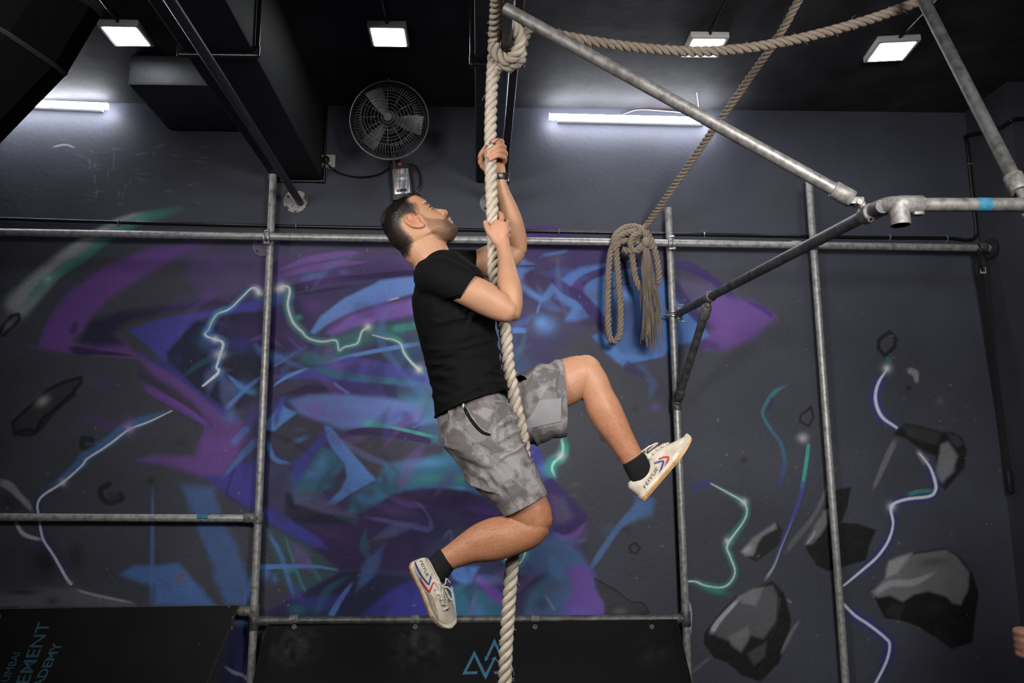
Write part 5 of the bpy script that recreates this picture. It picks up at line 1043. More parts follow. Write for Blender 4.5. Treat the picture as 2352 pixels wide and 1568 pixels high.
# lips
tube_h([(62, -44, -15), (67, -44.5, -8), (69, -45, 0), (67, -44.5, 8), (62, -44, 15)], [1.6, 3.0, 3.3, 3.0, 1.6]); tube_h([(60, -54, -13), (64.5, -54, -7), (66, -54, 0), (64.5, -54, 7), (60, -54, 13)], [1.6, 3.2, 3.6, 3.2, 1.6])
# --- neck, trunk core, limbs
loft(g, [(958, 548, 0, 50, .062), (976, 570, 0, 52, .062), (992, 595, 0, 45, .062), (1002, 625, 0, 52, .075)])
loft(g, [(1014, 626, 0, 46, .10), (1030, 665, 0, 58, .135), (1042, 710, 0, 60, .14), (1056, 788, 0, 62, .12), (1072, 863, 0, 60, .115), (1086, 930, 0, 58, .12), (1102, 985, 0, 56, .12)])
loft(g, [(1020, 652, -.145, 26, .04), (1046, 658, -.180, 33, .047), (1066, 663, -.192, 36.5, .050), (1095, 675, -.195, 38.5, .05), (1125, 691, -.19, 38, .048), (1152, 706, -.185, 34, .044), (1171, 716, -.18, 28, .04)])
loft(g, [(1176, 724, -.178, 20, .034), (1174.5, 700, -.168, 26.5, .04), (1171.5, 668, -.15, 28.5, .042), (1167, 640, -.12, 26, .038), (1163, 605, -.08, 20, .032), (1157.5, 575, -.05, 17, .027), (1153, 553, -.04, 18, .022)])
loft(g, [(1050, 608, .14, 24, .036), (1080, 605, .178, 28, .045), (1100, 604, .18, 33, .05), (1125, 600, .178, 39, .05), (1152, 595, .165, 36, .046), (1178, 585, .155, 27, .04), (1191, 578, .15, 20, .034)])
loft(g, [(1195, 577, .148, 16, .03), (1189, 556, .14, 23, .038), (1181, 530, .12, 26, .04), (1174, 505, .10, 26, .038), (1164, 472, .075, 22, .033), (1154, 442, .05, 17.5, .027), (1149, 418, .035, 15.5, .024), (1148, 402, .034, 16, .021)])
LD = .115
loft(g, [(1100, 985, -.085, 50, .06), (1135, 1045, -.11, 50, .062), (1172, 1102, -LD, 48, .062), (1204, 1154, -LD, 49, .064), (1224, 1186, -LD, 45, .058), (1232, 1202, -LD, 38, .054)])
loft(g, [(1236, 1204, -LD, 33, .05), (1212, 1217, -LD, 41, .052), (1175, 1229, -LD, 44, .052), (1140, 1237, -LD, 47, .054), (1106, 1246, -LD, 43, .05), (1076, 1258, -LD, 35, .043), (1046, 1274, -LD, 28.5, .036), (1022, 1287, -LD, 24, .031), (1009, 1297, -LD, 21, .026), (1000, 1306, -LD, 17, .02)])
loft(g, [(1120, 970, .085, 46, .06), (1185, 940, .11, 46, .06), (1248, 903, LD, 49, .063), (1291, 881, LD, 53.5, .066), (1322, 865, LD, 49, .06), (1343, 855, LD, 43, .056)])
loft(g, [(1341, 853, LD, 40, .055), (1360, 880, LD, 38.5, .052), (1372, 906, LD, 36.5, .05), (1387, 939, LD, 39.5, .052), (1404, 971, LD, 37, .05), (1425, 1006, LD, 31, .042), (1446, 1041, LD, 27, .036), (1461, 1068, LD, 25, .031), (1471, 1083, LD, 21, .024), (1476, 1090, LD, 16, .018)])
# knee caps and elbows
for (x, y, d, r_) in ((1240, 1192, -LD, 27), (1345, 852, LD, 39)): g.sph(PY(x, y, YM+d), (r_*K, .047, r_*K), 40, 28)
# --- near hand: palm in front of the rope, fingers wrap behind it
loft(g, [(1153, 558, -.042, 17, .02), (1147, 545, -.046, 22, .018), (1146, 530, -.046, 25, .018), (1151, 513, -.042, 20, .017)], sub=3)
fr_ = [.0105, .0102, .0095, .0088]
finger(g, [(1150, 516, -.042), (1152, 499, -.030), (1149, 491, -.004), (1138, 490, .026), (1124, 497, .033)], fr_)
finger(g, [(1160, 520, -.040), (1166, 510, -.016), (1162, 507, .012), (1146, 508, .034), (1126, 512, .034)], fr_)
finger(g, [(1164, 533, -.036), (1169, 526, -.012), (1164, 524, .014), (1147, 525, .035), (1127, 528, .034)], fr_)
finger(g, [(1163, 546, -.034), (1168, 541, -.010), (1162, 540, .013), (1147, 541, .033), (1130, 543, .033)], [.0095, .0092, .0085, .008])
finger(g, [(1137, 549, -.046), (1126, 535, -.043), (1119, 522, -.034), (1115, 511, -.024)], [.014, .0135, .0118, .0098])
finger(g, [(1136, 536, -.046), (1130, 524, -.045), (1134, 516, -.042)], [.013, .011, .009])
# --- far hand: palm behind the rope, finger tips folded over the front
loft(g, [(1148, 402, .036, 16, .02), (1141, 388, .042, 21, .018), (1133, 369, .046, 26, .0165), (1134, 350, .044, 22, .015), (1138, 338, .042, 16, .013)], sub=3)
finger(g, [(1140, 343, .044), (1150, 333, .030), (1153, 326, .006), (1146, 322, -.024), (1132, 325, -.036)], fr_)
finger(g, [(1148, 352, .042), (1157, 343, .022), (1156, 336, -.008), (1143, 335, -.035), (1121, 348, -.037)], fr_)
finger(g, [(1153, 364, .040), (1161, 356, .018), (1158, 349, -.010), (1143, 347, -.036), (1120, 358, -.037)], fr_)
finger(g, [(1154, 376, .038), (1160, 368, .016), (1156, 361, -.010), (1142, 358, -.034), (1126, 366, -.036)], [.0095, .0092, .0085, .008])
finger(g, [(1122, 392, .042), (1107, 376, .034), (1105, 358, .020), (1112, 345, .002), (1117, 337, -.010)], [.0145, .014, .0125, .0115, .0098])
body = remesh(g, .0030, 3, .5)
V = coords(body); N_ = normals(body)
u, v, w = head_uv(V)
def dent(c, r, dep, dirv=None):
    d = np.linalg.norm((V-c)/np.asarray(r), axis=1); m = np.exp(-2.2*d*d)*dep; return m[:, None]*(N_ if dirv is None else np.asarray(dirv))
hd = (u > -75) & (v > -90) & (np.abs(w) < 70)
for s_ in (-1, 1):
    V -= dent(H(57, 2, s_*18), (9*K, 11*K, 8*K), 4.2*K)               # eye socket
    V -= dent(H(67, -31, s_*6.5), (3*K, 3*K, 3*K), 4.5*K)           # nostril
    V -= dent(H(3, -3, s_*54), (4.5*K, 5*K, 4.5*K), 6*K)            # ear canal
    V -= dent(H(-8, 12, s_*54), (4*K, 6*K, 4*K), 3*K)
V -= dent(H(70, -49.3, 0), (6*K, 15*K, 1.7*K*1.3), 2.4*K, HF)
# muscle relief on the limbs
def ridge(px, py, d, r, dep):
    global V; V += dent(PY(px, py, YM+d), (r*K, r*K*1.5, r*K), dep)
for a_ in ((1110, 668, -.25, 30, .003), (1150, 662, -.2, 13, -.006), (1160, 735, -.21, 14, .003), (1172, 690, -.21, 14, -.0025), (1182, 660, -.19, 20, .0025), (1135, 1225, -.17, 30, .004), (1110, 1262, -.16, 24, -.0025), (1090, 1238, -.16, 18, .0025), (1180, 1215, -.165, 14, -.003), (1240, 1170, -.165, 16, .003), (1225, 1205, -.165, 14, -.002), (1395, 935, .06, 26, .003), (1410, 920, .06, 10, -.002), (1330, 850, .06, 22, .002), (1371, 838, .055, 12, -.002)): ridge(*a_)
set_co(body, V); N_ = normals(body); u, v, w = head_uv(V)
# --- skin colour with stubble, lips, hair fade
col = np.empty((len(V), 3)); SK_ = np.array((.46, .245, .145)); col[:] = SK_
nz = vn3(V, 38, 3); nz2 = vn3(V, 9, 5); col *= (.90+.2*nz)[:, None]; col *= np.stack([np.ones(len(V)), .93+.14*nz2, .90+.2*nz2], 1)
X2, Y2 = proj(V)
legm = sm01(Y2, 780, 1000)*(~hd); legc = np.array((.37, .148, .072)); col = col*(1-.75*legm[:, None])+legc*(.9+.2*nz[:, None])*.75*legm[:, None]
ppx = 955+u*.69-v*.72; ppy = 520-u*.72-v*.69       # profile-plane coordinates of the head
near = hd & (V[:, 1] < YM+.12) & (Y2 < 620)
redm = np.exp(-(((u-68)/9)**2+((v+24)/8)**2+(w/12)**2))+np.exp(-(((u+2)/22)**2+(v/24)**2+((np.abs(w)-52)/9)**2))*.9
col = np.where(near[:, None], col*(1-np.clip(redm, 0, 1)[:, None]*np.array((0, .22, .2))), col)
BEARD = [(958, 470), (966, 482), (968, 500), (981, 510), (995, 511), (1010, 510), (1020, 511), (1023, 503), (1023, 496), (1029, 491), (1036, 496), (1033, 503), (1033, 512), (1041, 517), (1070, 515), (1072, 545), (1040, 570), (1030, 562), (1010, 562), (998, 553), (988, 541), (978, 524), (969, 508), (960, 497), (950, 490), (950, 475)]
HAIR = [(977, 457), (968, 459), (955, 456), (947, 462), (948, 470), (957, 474), (960, 482), (960, 490), (968, 504), (965, 512), (950, 510), (938, 514), (932, 522), (931, 532), (938, 544), (950, 556), (957, 566), (954, 577), (950, 590), (950, 604), (900, 600), (850, 540), (850, 430), (1000, 420), (985, 452)]
bd = inpoly(ppx, ppy, BEARD)+(nz-.5)*6; bm_ = sm01(bd, -2.0, 5.0)*near*(v > -92)
hdist = inpoly(ppx, ppy, HAIR)+(nz-.5)*5; hm_ = sm01(hdist, -1, 9)*near
chinm = sm01(ppx, 1000, 1045); col = col*(1-(bm_*(.42+.42*chinm))[:, None])+np.array((.035, .022, .016))*(bm_*(.42+.42*chinm))[:, None]
full = sm01(hdist, 4, 15); hk = hm_*(.66+.32*full); col = col*(1-hk[:, None])+np.array((.018, .013, .010))*hk[:, None]
lip = np.exp(-(((v+49.5)/7.5)**2+((u-66)/9)**2+(w/15)**2)**2)*near; col = col*(1-.55*lip[:, None])+np.array((.42, .13, .11))*.55*lip[:, None]
brow = np.exp(-(((v-13-.12*(np.abs(w)-18))/3.4)**2+((np.abs(w)-20)/13)**2)**2)*near*(u > 38); col = col*(1-.9*brow[:, None])+np.array((.02, .014, .01))*.9*brow[:, None]
lash = np.exp(-(((v-1.2)/1.8)**2+((np.abs(w)-20)/9)**2)**2)*near*(u > 42); col = col*(1-.8*lash[:, None])+np.array((.03, .02, .015))*.8*lash[:, None]
nost = sum(np.exp(-(((v+31.5)/2.6)**2+((u-67.5)/3)**2+((w-s_*6.5)/3)**2)) for s_ in (-1, 1))*near; col = col*(1-.8*np.clip(nost, 0, 1)[:, None])+np.array((.05, .02, .015))*.8*np.clip(nost, 0, 1)[:, None]
for (x, y, d) in ((1130, 325, -.047), (1119, 350, -.047), (1118, 359, -.047), (1124, 367, -.046), (1115, 509, -.03)):
    m_ = np.exp(-(np.linalg.norm((V-PY(x, y, YM+d))/(5*K), axis=1))**2*1.4); col = col*(1-.6*m_[:, None])+np.array((.66, .42, .36))*.6*m_[:, None]
hnd = np.exp(-((X2-1140)/40)**2-((Y2-355)/30)**2)+np.exp(-((X2-1143)/35)**2-((Y2-525)/30)**2); col *= 1-np.clip(hnd, 0, 1)[:, None]*np.array((0, .08, .06))
set_colors(body, np.clip(col, .004, .9), 'skin')
M_SKIN = attr_mat('skin', 'skin', .52, .05, 420, spec=.4)
nt = M_SKIN.node_tree; bs = nt.nodes['Principled BSDF']; bs.inputs['Subsurface Weight'].default_value = .12; bs.inputs['Subsurface Radius'].default_value = (.012, .005, .003); bs.inputs['Subsurface Scale'].default_value = .6
BODY = link('body', body, M_SKIN, MAN, True, 180)
# --- eyes
M_EYE = mat('eye white', (.45, .41, .39), .25); M_IRIS = mat('dark brown iris', (.03, .018, .012), .15)
for s_ in (-1, 1):
    e = H(46.5, 2.0, s_*17.0); gz = norm(HF*.70+HU*.16+HW*s_*.70); eo = obj('eye', G().sph(e, 8.2*K, 20, 14), M_EYE, MAN)
    gi = G().sph(e+gz*4.5*K, 4.2*K, 14, 10); obj('iris', gi, M_IRIS, eo)
    lid = lambda v0, k: smooth_path([H(47.0+math.cos(a)*8.6*k, v0, s_*(17.0+math.sin(a)*8.6*k)) for a in np.linspace(-1.05, 1.25, 7)], 4)
    obj('eyelid', G().tube(lid(5.4, .98), 2.3*K, 8), mat('eyelid skin', (.46, .22, .14), .5), eo, ang=180); obj('eyelid', G().tube(lid(-1.9, 1.0), 1.9*K, 8), bpy.data.materials['eyelid skin'], eo, ang=180)
    obj('eyelash', G().tube(lid(3.5, 1.14), .9*K, 6), M_BLK, eo, ang=180)
# --- hair and beard: short strands rooted on the skin
def hairs(name, idx, length, width, dirf, m, jit=.35, curve=.3):
    n = N_[idx]; P = V[idx]+RNG.normal(size=(len(idx), 3))*.0011; P = P-n*np.sum((P-V[idx])*n, 1)[:, None]; L = np.broadcast_to(length, (len(idx),))[:, None]*(.65+.7*RNG.random((len(idx), 1)))
    d = dirf(idx)+RNG.normal(size=(len(idx), 3))*jit; d /= np.linalg.norm(d, axis=1)[:, None]
    sd = np.cross(d, n); sd /= np.linalg.norm(sd, axis=1)[:, None]+1e-9; wv = sd*width
    a = P-n*.0006; b = P+d*L*.55+n*L*.12; c = P+d*L-n*L*curve*.3
    vv = np.stack([a-wv, a+wv, b+wv*.8, b-wv*.8, c], 1).reshape(-1, 3); k = np.arange(len(idx))*5
    f = np.concatenate([np.stack([k, k+1, k+2, k+3], 1)]).tolist()+np.stack([k+3, k+2, k+4], 1).tolist()
    o = obj(name, (vv, f), m, MAN, True, False); o['kind'] = 'stuff'; return o
M_HAIR = mat('dark brown hair', (.020, .014, .011), .42, noise=.5, scale=300, spec=.6); M_BRD = mat('dark beard hair', (.030, .019, .014), .6)
def hdir(i):
    t = sm01(v[i], 30, 68)[:, None]; sw = np.where(w[i] < 0, -1, 1)[:, None]
    d = (HU[None]*-.95-HF[None]*.30)*(1-t)+(-HF[None]*.65+HW[None]*sw*.35)*t; d = d-N_[i]*np.sum(d*N_[i], 1)[:, None]*.95; return d/np.linalg.norm(d, axis=1)[:, None]+N_[i]*(.10+.10*t)
lenh = .0045+.016*sm01(v, 22, 60)*sm01(hdist, 4, 18)
cand = np.where(hm_ > .25)[0]; dens = .35+1.9*full[cand]; pick = np.repeat(cand, (dens+RNG.random(len(cand))).astype(int))
hairs('hair', pick, lenh[pick], .00042, hdir, M_HAIR, .20)
tf = np.where(hm_ > .5)[0]; tf = tf[(u[tf] > 30) & (v[tf] > 42)]; tf = np.repeat(tf, 2)
hairs('fringe', tf, .015, .0005, lambda i: np.tile(HF*.25+HU*.45, (len(i), 1))+HW*np.sign(w[i])[:, None]*.2, M_HAIR, .35)
bc_ = np.where(bm_ > .3)[0]; bc_ = bc_[RNG.random(len(bc_)) < .45+.5*chinm[bc_]]
hairs('beard', bc_, .0048, .00019, lambda i: np.tile(HF*.35-HU*.75, (len(i), 1))+N_[i]*.45, M_BRD, .35)
lg = np.where((Y2 > 860) & (legm > .1) & ~hd)[0]; lg = lg[(RNG.random(len(lg)) < np.where(X2[lg] > 1300, sm01(Y2[lg], 870, 990), 1.0))]; lg = lg[((Y2[lg] > 1170) & (X2[lg] > 1028)) | ((X2[lg] > 1300) & (X2[lg]*.8+Y2[lg]*.6 < 1795))]; lg = lg[RNG.random(len(lg)) < .15]
hairs('leg_hair', lg, .011, .00014, lambda i: np.where((X2[i] > 1300)[:, None], norm(PY(1450, 1050, YM)-PY(1370, 900, YM)), norm(PY(1040, 1280, YM)-PY(1200, 1210, YM)))*.8+N_[i]*.35, M_BRD, .5)
bw = np.where(brow > .4)[0]; hairs('eyebrow', bw[RNG.random(len(bw)) < .7], .006, .0004, lambda i: np.sign(w[i])[:, None]*HW*.7+HU*.25, M_HAIR, .25)

# --- t-shirt
g = G()
loft(g, [(997, 607, 0, 47, .075), (1010, 622, 0, 64, .13), (1024, 650, 0, 82, .165), (1031, 668, 0, 87, .172), (1037, 710, 0, 89, .172), (1054, 788, 0, 87, .155), (1070, 863, 0, 83, .15), (1083, 930, 0, 87, .162), (1090, 960, 0, 89, .165)])
loft(g, [(978, 640, -.10, 45, .055), (1008, 633, -.155, 48, .06), (1040, 645, -.185, 46, .06), (1072, 662, -.197, 40.5, .056), (1082, 668, -.199, 40, .055)], rnd=False)
loft(g, [(1020, 610, .13, 42, .05), (1060, 605, .17, 34, .055), (1090, 604, .185, 32, .055), (1102, 603, .187, 32, .055)], rnd=False)
shirt = remesh(g, .0050, 4, .5)
pl = lambda a, b: norm(np.cross(PY(b[0], b[1], YM)-PY(a[0], a[1], YM), EY))
cut(shirt, PY(1075, 664, YM-.197), -pl((1095, 632), (1053, 694)) if pl((1095, 632), (1053, 694))[0] < 0 else pl((1095, 632), (1053, 694)), .069)
nn = pl((1091, 576), (1098, 632)); nn = nn if nn[0] > 0 else -nn; cut(shirt, PY(1095, 604, YM+.190), nn, .052)
nn = pl((1004, 957), (1160, 899)); nn = nn if nn[2] < 0 else -nn; cut(shirt, PY(1082, 928, YM), nn, .3)
V2 = coords(shirt); N2 = normals(shirt); x2, y2 = proj(V2)
def folds(V2, N2, seed, ang, freq, amp, mask):
    c, s = math.cos(ang), math.sin(ang); wx = 40*(vn3(V2, 6, seed)-.5); wy = 40*(vn3(V2, 6, seed+9)-.5); t = ((x2+wx)*c+(y2+wy)*s)*freq*.22; q = (-(x2+wx)*s+(y2+wy)*c)*freq*.05
    h = vnoise(t, q, seed, 2); h = 1-np.abs(h-.5)*4.2; h = np.clip(h, 0, 1)**1.6; return N2*((h-.35)*amp*2.6*mask)[:, None]
V2 += folds(V2, N2, 11, 1.35, .16, .0042, sm01(y2, 650, 720)*sm01(x2, 960, 1010)); V2 += folds(V2, N2, 15, 1.9, .12, .0026, sm01(y2, 800, 870)*(1-sm01(y2, 900, 945))); V2 += folds(V2, N2, 21, .4, .20, .003, sm01(y2, 640, 700)*(1-sm01(y2, 730, 790))*sm01(x2, 1020, 1060))
V2 += N2*((vn3(V2, 14, 31)-.5)*.006)[:, None]
set_co(shirt, V2); shirt = solid(shirt, .0022)
M_SHIRT = mat('black cotton jersey', (.0046, .0046, .0052), .85, bump=.12, bscale=900, spec=.13)
SHIRT = link('t_shirt', shirt, M_SHIRT, MAN, True, 180)
obj('collar', G().tube([PY(997+c*46*.0+3+math.cos(a)*42, 600-math.cos(a)*7.5, YM+math.sin(a)*.066) for a in np.linspace(0, 2*math.pi, 41)[:-1] for c in (0,)], .0055, 8, closed=True), M_SHIRT, SHIRT)
def bvh_of(me): v = coords(me); return BVHTree.FromPolygons([tuple(q) for q in v], [tuple(p.vertices) for p in me.polygons])
def hit(bvh, px, py, off=.0012):
    d = Vector(ray(px, py)).normalized(); p, n, i, dist = bvh.ray_cast(Vector(CO), d)
    if p is None: return None
    n = Vector(n); n = -n if n.dot(d) > 0 else n; return np.array(p+n*off)
def strip_on(bvh, path, wpx, off=.001, step=3.0, flat=True):
    """thin band laid on a surface along a path given in photo pixels"""
    P = resample(smooth_path(np.array(path, float), 6), step); T = np.gradient(P, axis=0); T /= np.linalg.norm(T, axis=1)[:, None]; Nn = np.stack([-T[:, 1], T[:, 0]], 1)
    wpx = np.interp(np.linspace(0, 1, len(P)), np.linspace(0, 1, len(np.atleast_1d(wpx))), np.atleast_1d(wpx)); vs = []; fs = []; ok = []
    for i in range(len(P)):
        a = hit(bvh, *(P[i]-Nn[i]*wpx[i]/2), off); b = hit(bvh, *(P[i]+Nn[i]*wpx[i]/2), off)
        if a is None or b is None: continue
        vs += [a, b]
    fs = [(2*i, 2*i+1, 2*i+3, 2*i+2) for i in range(len(vs)//2-1)]; return vs, fs
def decal(bvh, poly, off=.0012):
    """small polygon laid on a surface; outline in photo pixels, triangulated as a fan grid"""
    p = np.array(poly, float); bm = bmesh.new(); vv = [bm.verts.new((q[0], q[1], 0)) for q in p]; bm.faces.new(vv); bmesh.ops.triangulate(bm, faces=bm.faces[:])
    bmesh.ops.subdivide_edges(bm, edges=bm.edges[:], cuts=1, use_grid_fill=True); bmesh.ops.subdivide_edges(bm, edges=bm.edges[:], cuts=1, use_grid_fill=True); bm.verts.index_update()
    vs = []; bad = set()
    for q in bm.verts:
        h = hit(bvh, q.co.x, q.co.y, off); vs.append(h if h is not None else np.zeros(3)); 
        if h is None: bad.add(q.index)
    fs = [[q.index for q in f.verts] for f in bm.faces if not any(q.index in bad for q in f.verts)]; bm.free(); return vs, fs
sb = bvh_of(shirt); M_CYAN = mat('cyan shirt print', (.10, .52, .72), .6)
obj('neck_print', strip_on(sb, [(949, 608), (953, 605), (958, 600), (961, 599), (957, 605)], 3.2), M_CYAN, SHIRT, fix=False); obj('neck_print', strip_on(sb, [(948, 612), (947, 617), (948, 622)], 1.6), M_CYAN, SHIRT, fix=False)

# --- shorts
g = G()
loft(g, [(1080, 918, 0, 73, .138), (1086, 945, 0, 80, .15), (1094, 975, 0, 87, .162), (1104, 1005, 0, 84, .155)], sub=3)
loft(g, [(1092, 972, -.075, 86, .095), (1112, 1010, -.095, 84, .098), (1133, 1047, -.105, 79, .096), (1169, 1099, -.112, 66.5, .090), (1205, 1160, -.115, 54, .082), (1219, 1184, -.115, 51, .080)])
loft(g, [(1112, 958, .08, 72, .095), (1170, 948, .10, 74, .095), (1235, 933, .112, 82, .092), (1294, 914, .116, 86.5, .090), (1316, 908, .117, 87, .09)])
shorts = remesh(g, .0048, 4, .5)
nn = pl((1158, 1187), (1252, 1137)); nn = nn if nn[2] < 0 else -nn; cut(shorts, PY(1205, 1162, YM-.115), nn, .13)
nn = pl((1291, 828), (1302, 999)); nn = nn if nn[0] > 0 else -nn; cut(shorts, PY(1296, 913, YM+.115), nn, .19)
nn = pl((1000, 945), (1158, 889)); nn = nn if nn[2] > 0 else -nn; cut(shorts, PY(1079, 917, YM), nn, .22)
V2 = coords(shorts); N2 = normals(shorts); x2, y2 = proj(V2); nearm = 1-sm01(V2[:, 1], YM-.02, YM+.03)
V2 += folds(V2, N2, 41, 1.9, .13, .006, nearm*sm01(y2, 985, 1030)*(1-sm01(x2, 1120, 1190))); V2 += folds(V2, N2, 45, 2.6, .17, .004, nearm*sm01(y2, 1040, 1080)*(1-sm01(y2, 1120, 1150))); V2 += folds(V2, N2, 49, .1, .16, .005, (1-sm01(y2, 955, 1000))*sm01(y2, 905, 930)*nearm)
V2 += folds(V2, N2, 53, -.25, .10, .008, (1-nearm)*sm01(x2, 1185, 1215)*(1-sm01(x2, 1270, 1290))); V2 += folds(V2, N2, 57, 1.0, .14, .005, nearm*sm01(x2, 1120, 1160)*(1-sm01(y2, 1040, 1080))); V2 += N2*((vn3(V2, 10, 61)-.5)*.010)[:, None]
set_co(shorts, V2); shorts = solid(shorts, .0018)
M_SHORT = bpy.data.materials.new('grey camouflage fabric'); M_SHORT.use_nodes = True; nt = M_SHORT.node_tree; b = nt.nodes['Principled BSDF']; b.inputs['Roughness'].default_value = .7; b.inputs['Specular IOR Level'].default_value = .3
tc = nt.nodes.new('ShaderNodeTexCoord'); n1 = nt.nodes.new('ShaderNodeTexNoise'); n1.inputs['Scale'].default_value = 15; n1.inputs['Detail'].default_value = 3.5; n1.inputs['Roughness'].default_value = .55; n1.inputs['Distortion'].default_value = .5
r = nt.nodes.new('ShaderNodeValToRGB'); r.color_ramp.interpolation = 'CONSTANT'; e = r.color_ramp.elements; e[0].position = 0; e[0].color = (.115, .104, .106, 1); e[1].position = .46; e[1].color = (.175, .160, .163, 1); x_ = e.new(.545); x_.color = (.245, .228, .232, 1); x_ = e.new(.69); x_.color = (.145, .132, .134, 1)
nt.links.new(tc.outputs['Object'], n1.inputs['Vector']); nt.links.new(n1.outputs['Fac'], r.inputs[0]); nt.links.new(r.outputs[0], b.inputs['Base Color'])
SHORTS = link('shorts', shorts, M_SHORT, MAN, True, 180); hb = bvh_of(shorts)
M_SOCK0 = mat('matt black zip tape', (.008, .008, .008), .9, spec=.1)
obj('pocket_zip', strip_on(hb, [(1066, 935), (1074, 951), (1084, 967), (1097, 983), (1110, 994), (1126, 999)], [6, 7, 7.5, 8, 8, 6], .0016), M_SOCK0, SHORTS, fix=False)
M_SEAM = mat('pale seam thread', (.30, .285, .285), .8); M_MESH = mat('pale mesh inset', (.27, .265, .28), .8, bump=.4, bscale=500)
for o_ in (-2.6, 2.6): obj('seam', strip_on(hb, [(1036+o_, 950), (1050+o_, 975), (1085+o_, 1010), (1125+o_, 1045), (1165+o_, 1085), (1205+o_, 1120), (1238+o_, 1147)], 1.1, .0012), M_SEAM, SHORTS, fix=False)
for o_ in (-5, 5): obj('zip_piping', strip_on(hb, [(1066+o_, 935-o_*.6), (1074+o_, 951-o_*.5), (1084+o_*.9, 967-o_*.6), (1097+o_*.8, 983-o_*.8), (1110+o_*.6, 994-o_), (1127, 999-o_)], 1.2, .0014), M_SEAM, SHORTS, fix=False)
zp = hit(hb, 1064, 933, .004); obj('zip_puller', G().rbox(zp, (.008, .006, .02), .002), M_ZINC, SHORTS)
obj('mesh_inset', decal(hb, [(1238, 919), (1289, 914), (1288, 967), (1250, 975), (1212, 984), (1204, 972), (1222, 950)], .0030), M_MESH, SHORTS, fix=False)
M_HEM = mat('darker hem fabric', (.20, .185, .188), .7)
obj('hem_band', strip_on(hb, [(1154, 1168), (1176, 1181), (1206, 1168), (1247, 1129)], 1.4, .0012), M_HEM, SHORTS, fix=False)
for a in ((1163, 903), (1178, 942)): pass
# --- socks
M_SOCK = mat('black ribbed sock', (.010, .010, .0105), .85, bump=.5, bscale=60, stretch=(1, 1, 8), spec=.2)
def sock(secs):
    g = G(); loft(g, secs, sub=5); obj('sock', g, M_SOCK, MAN, True, ang=180)
sock([(1024, 1284, -LD, 27.5, .0345), (1014, 1296, -LD, 28, .035), (1003, 1310, -LD-.006, 29, .032), (995, 1322, -LD-.01, 26, .026)])
sock([(1456, 1055, LD, 28.5, .0365), (1464, 1071, LD, 29, .037), (1476, 1088, LD, 31, .030), (1488, 1098, LD, 30, .024)])
# --- wristwatch on the far wrist
wa = PY(1149, 398, YM+.035); wb_ = PY(1152, 424, YM+.036); wx = norm(wb_-wa); wc = PY(1150.5, 409, YM+.0355)
WT = obj('watch_strap', G().tube([wc-wx*.013, wc-wx*.012, wc+wx*.012, wc+wx*.013], [.0262, .0285, .0285, .0262], 24), M_BLK, MAN)
obj('watch_case', G().rbox(wc+np.array([.026, .004, 0]), (.014, .036, .038), .004), mat('dark watch case', (.03, .03, .032), .3, .5), WT); obj('strap_keeper', G().rbox(wc+np.array([-.002, -.0285, 0]), (.016, .004, .012), .0015), mat('grey keeper', (.2, .19, .18), .5), WT)
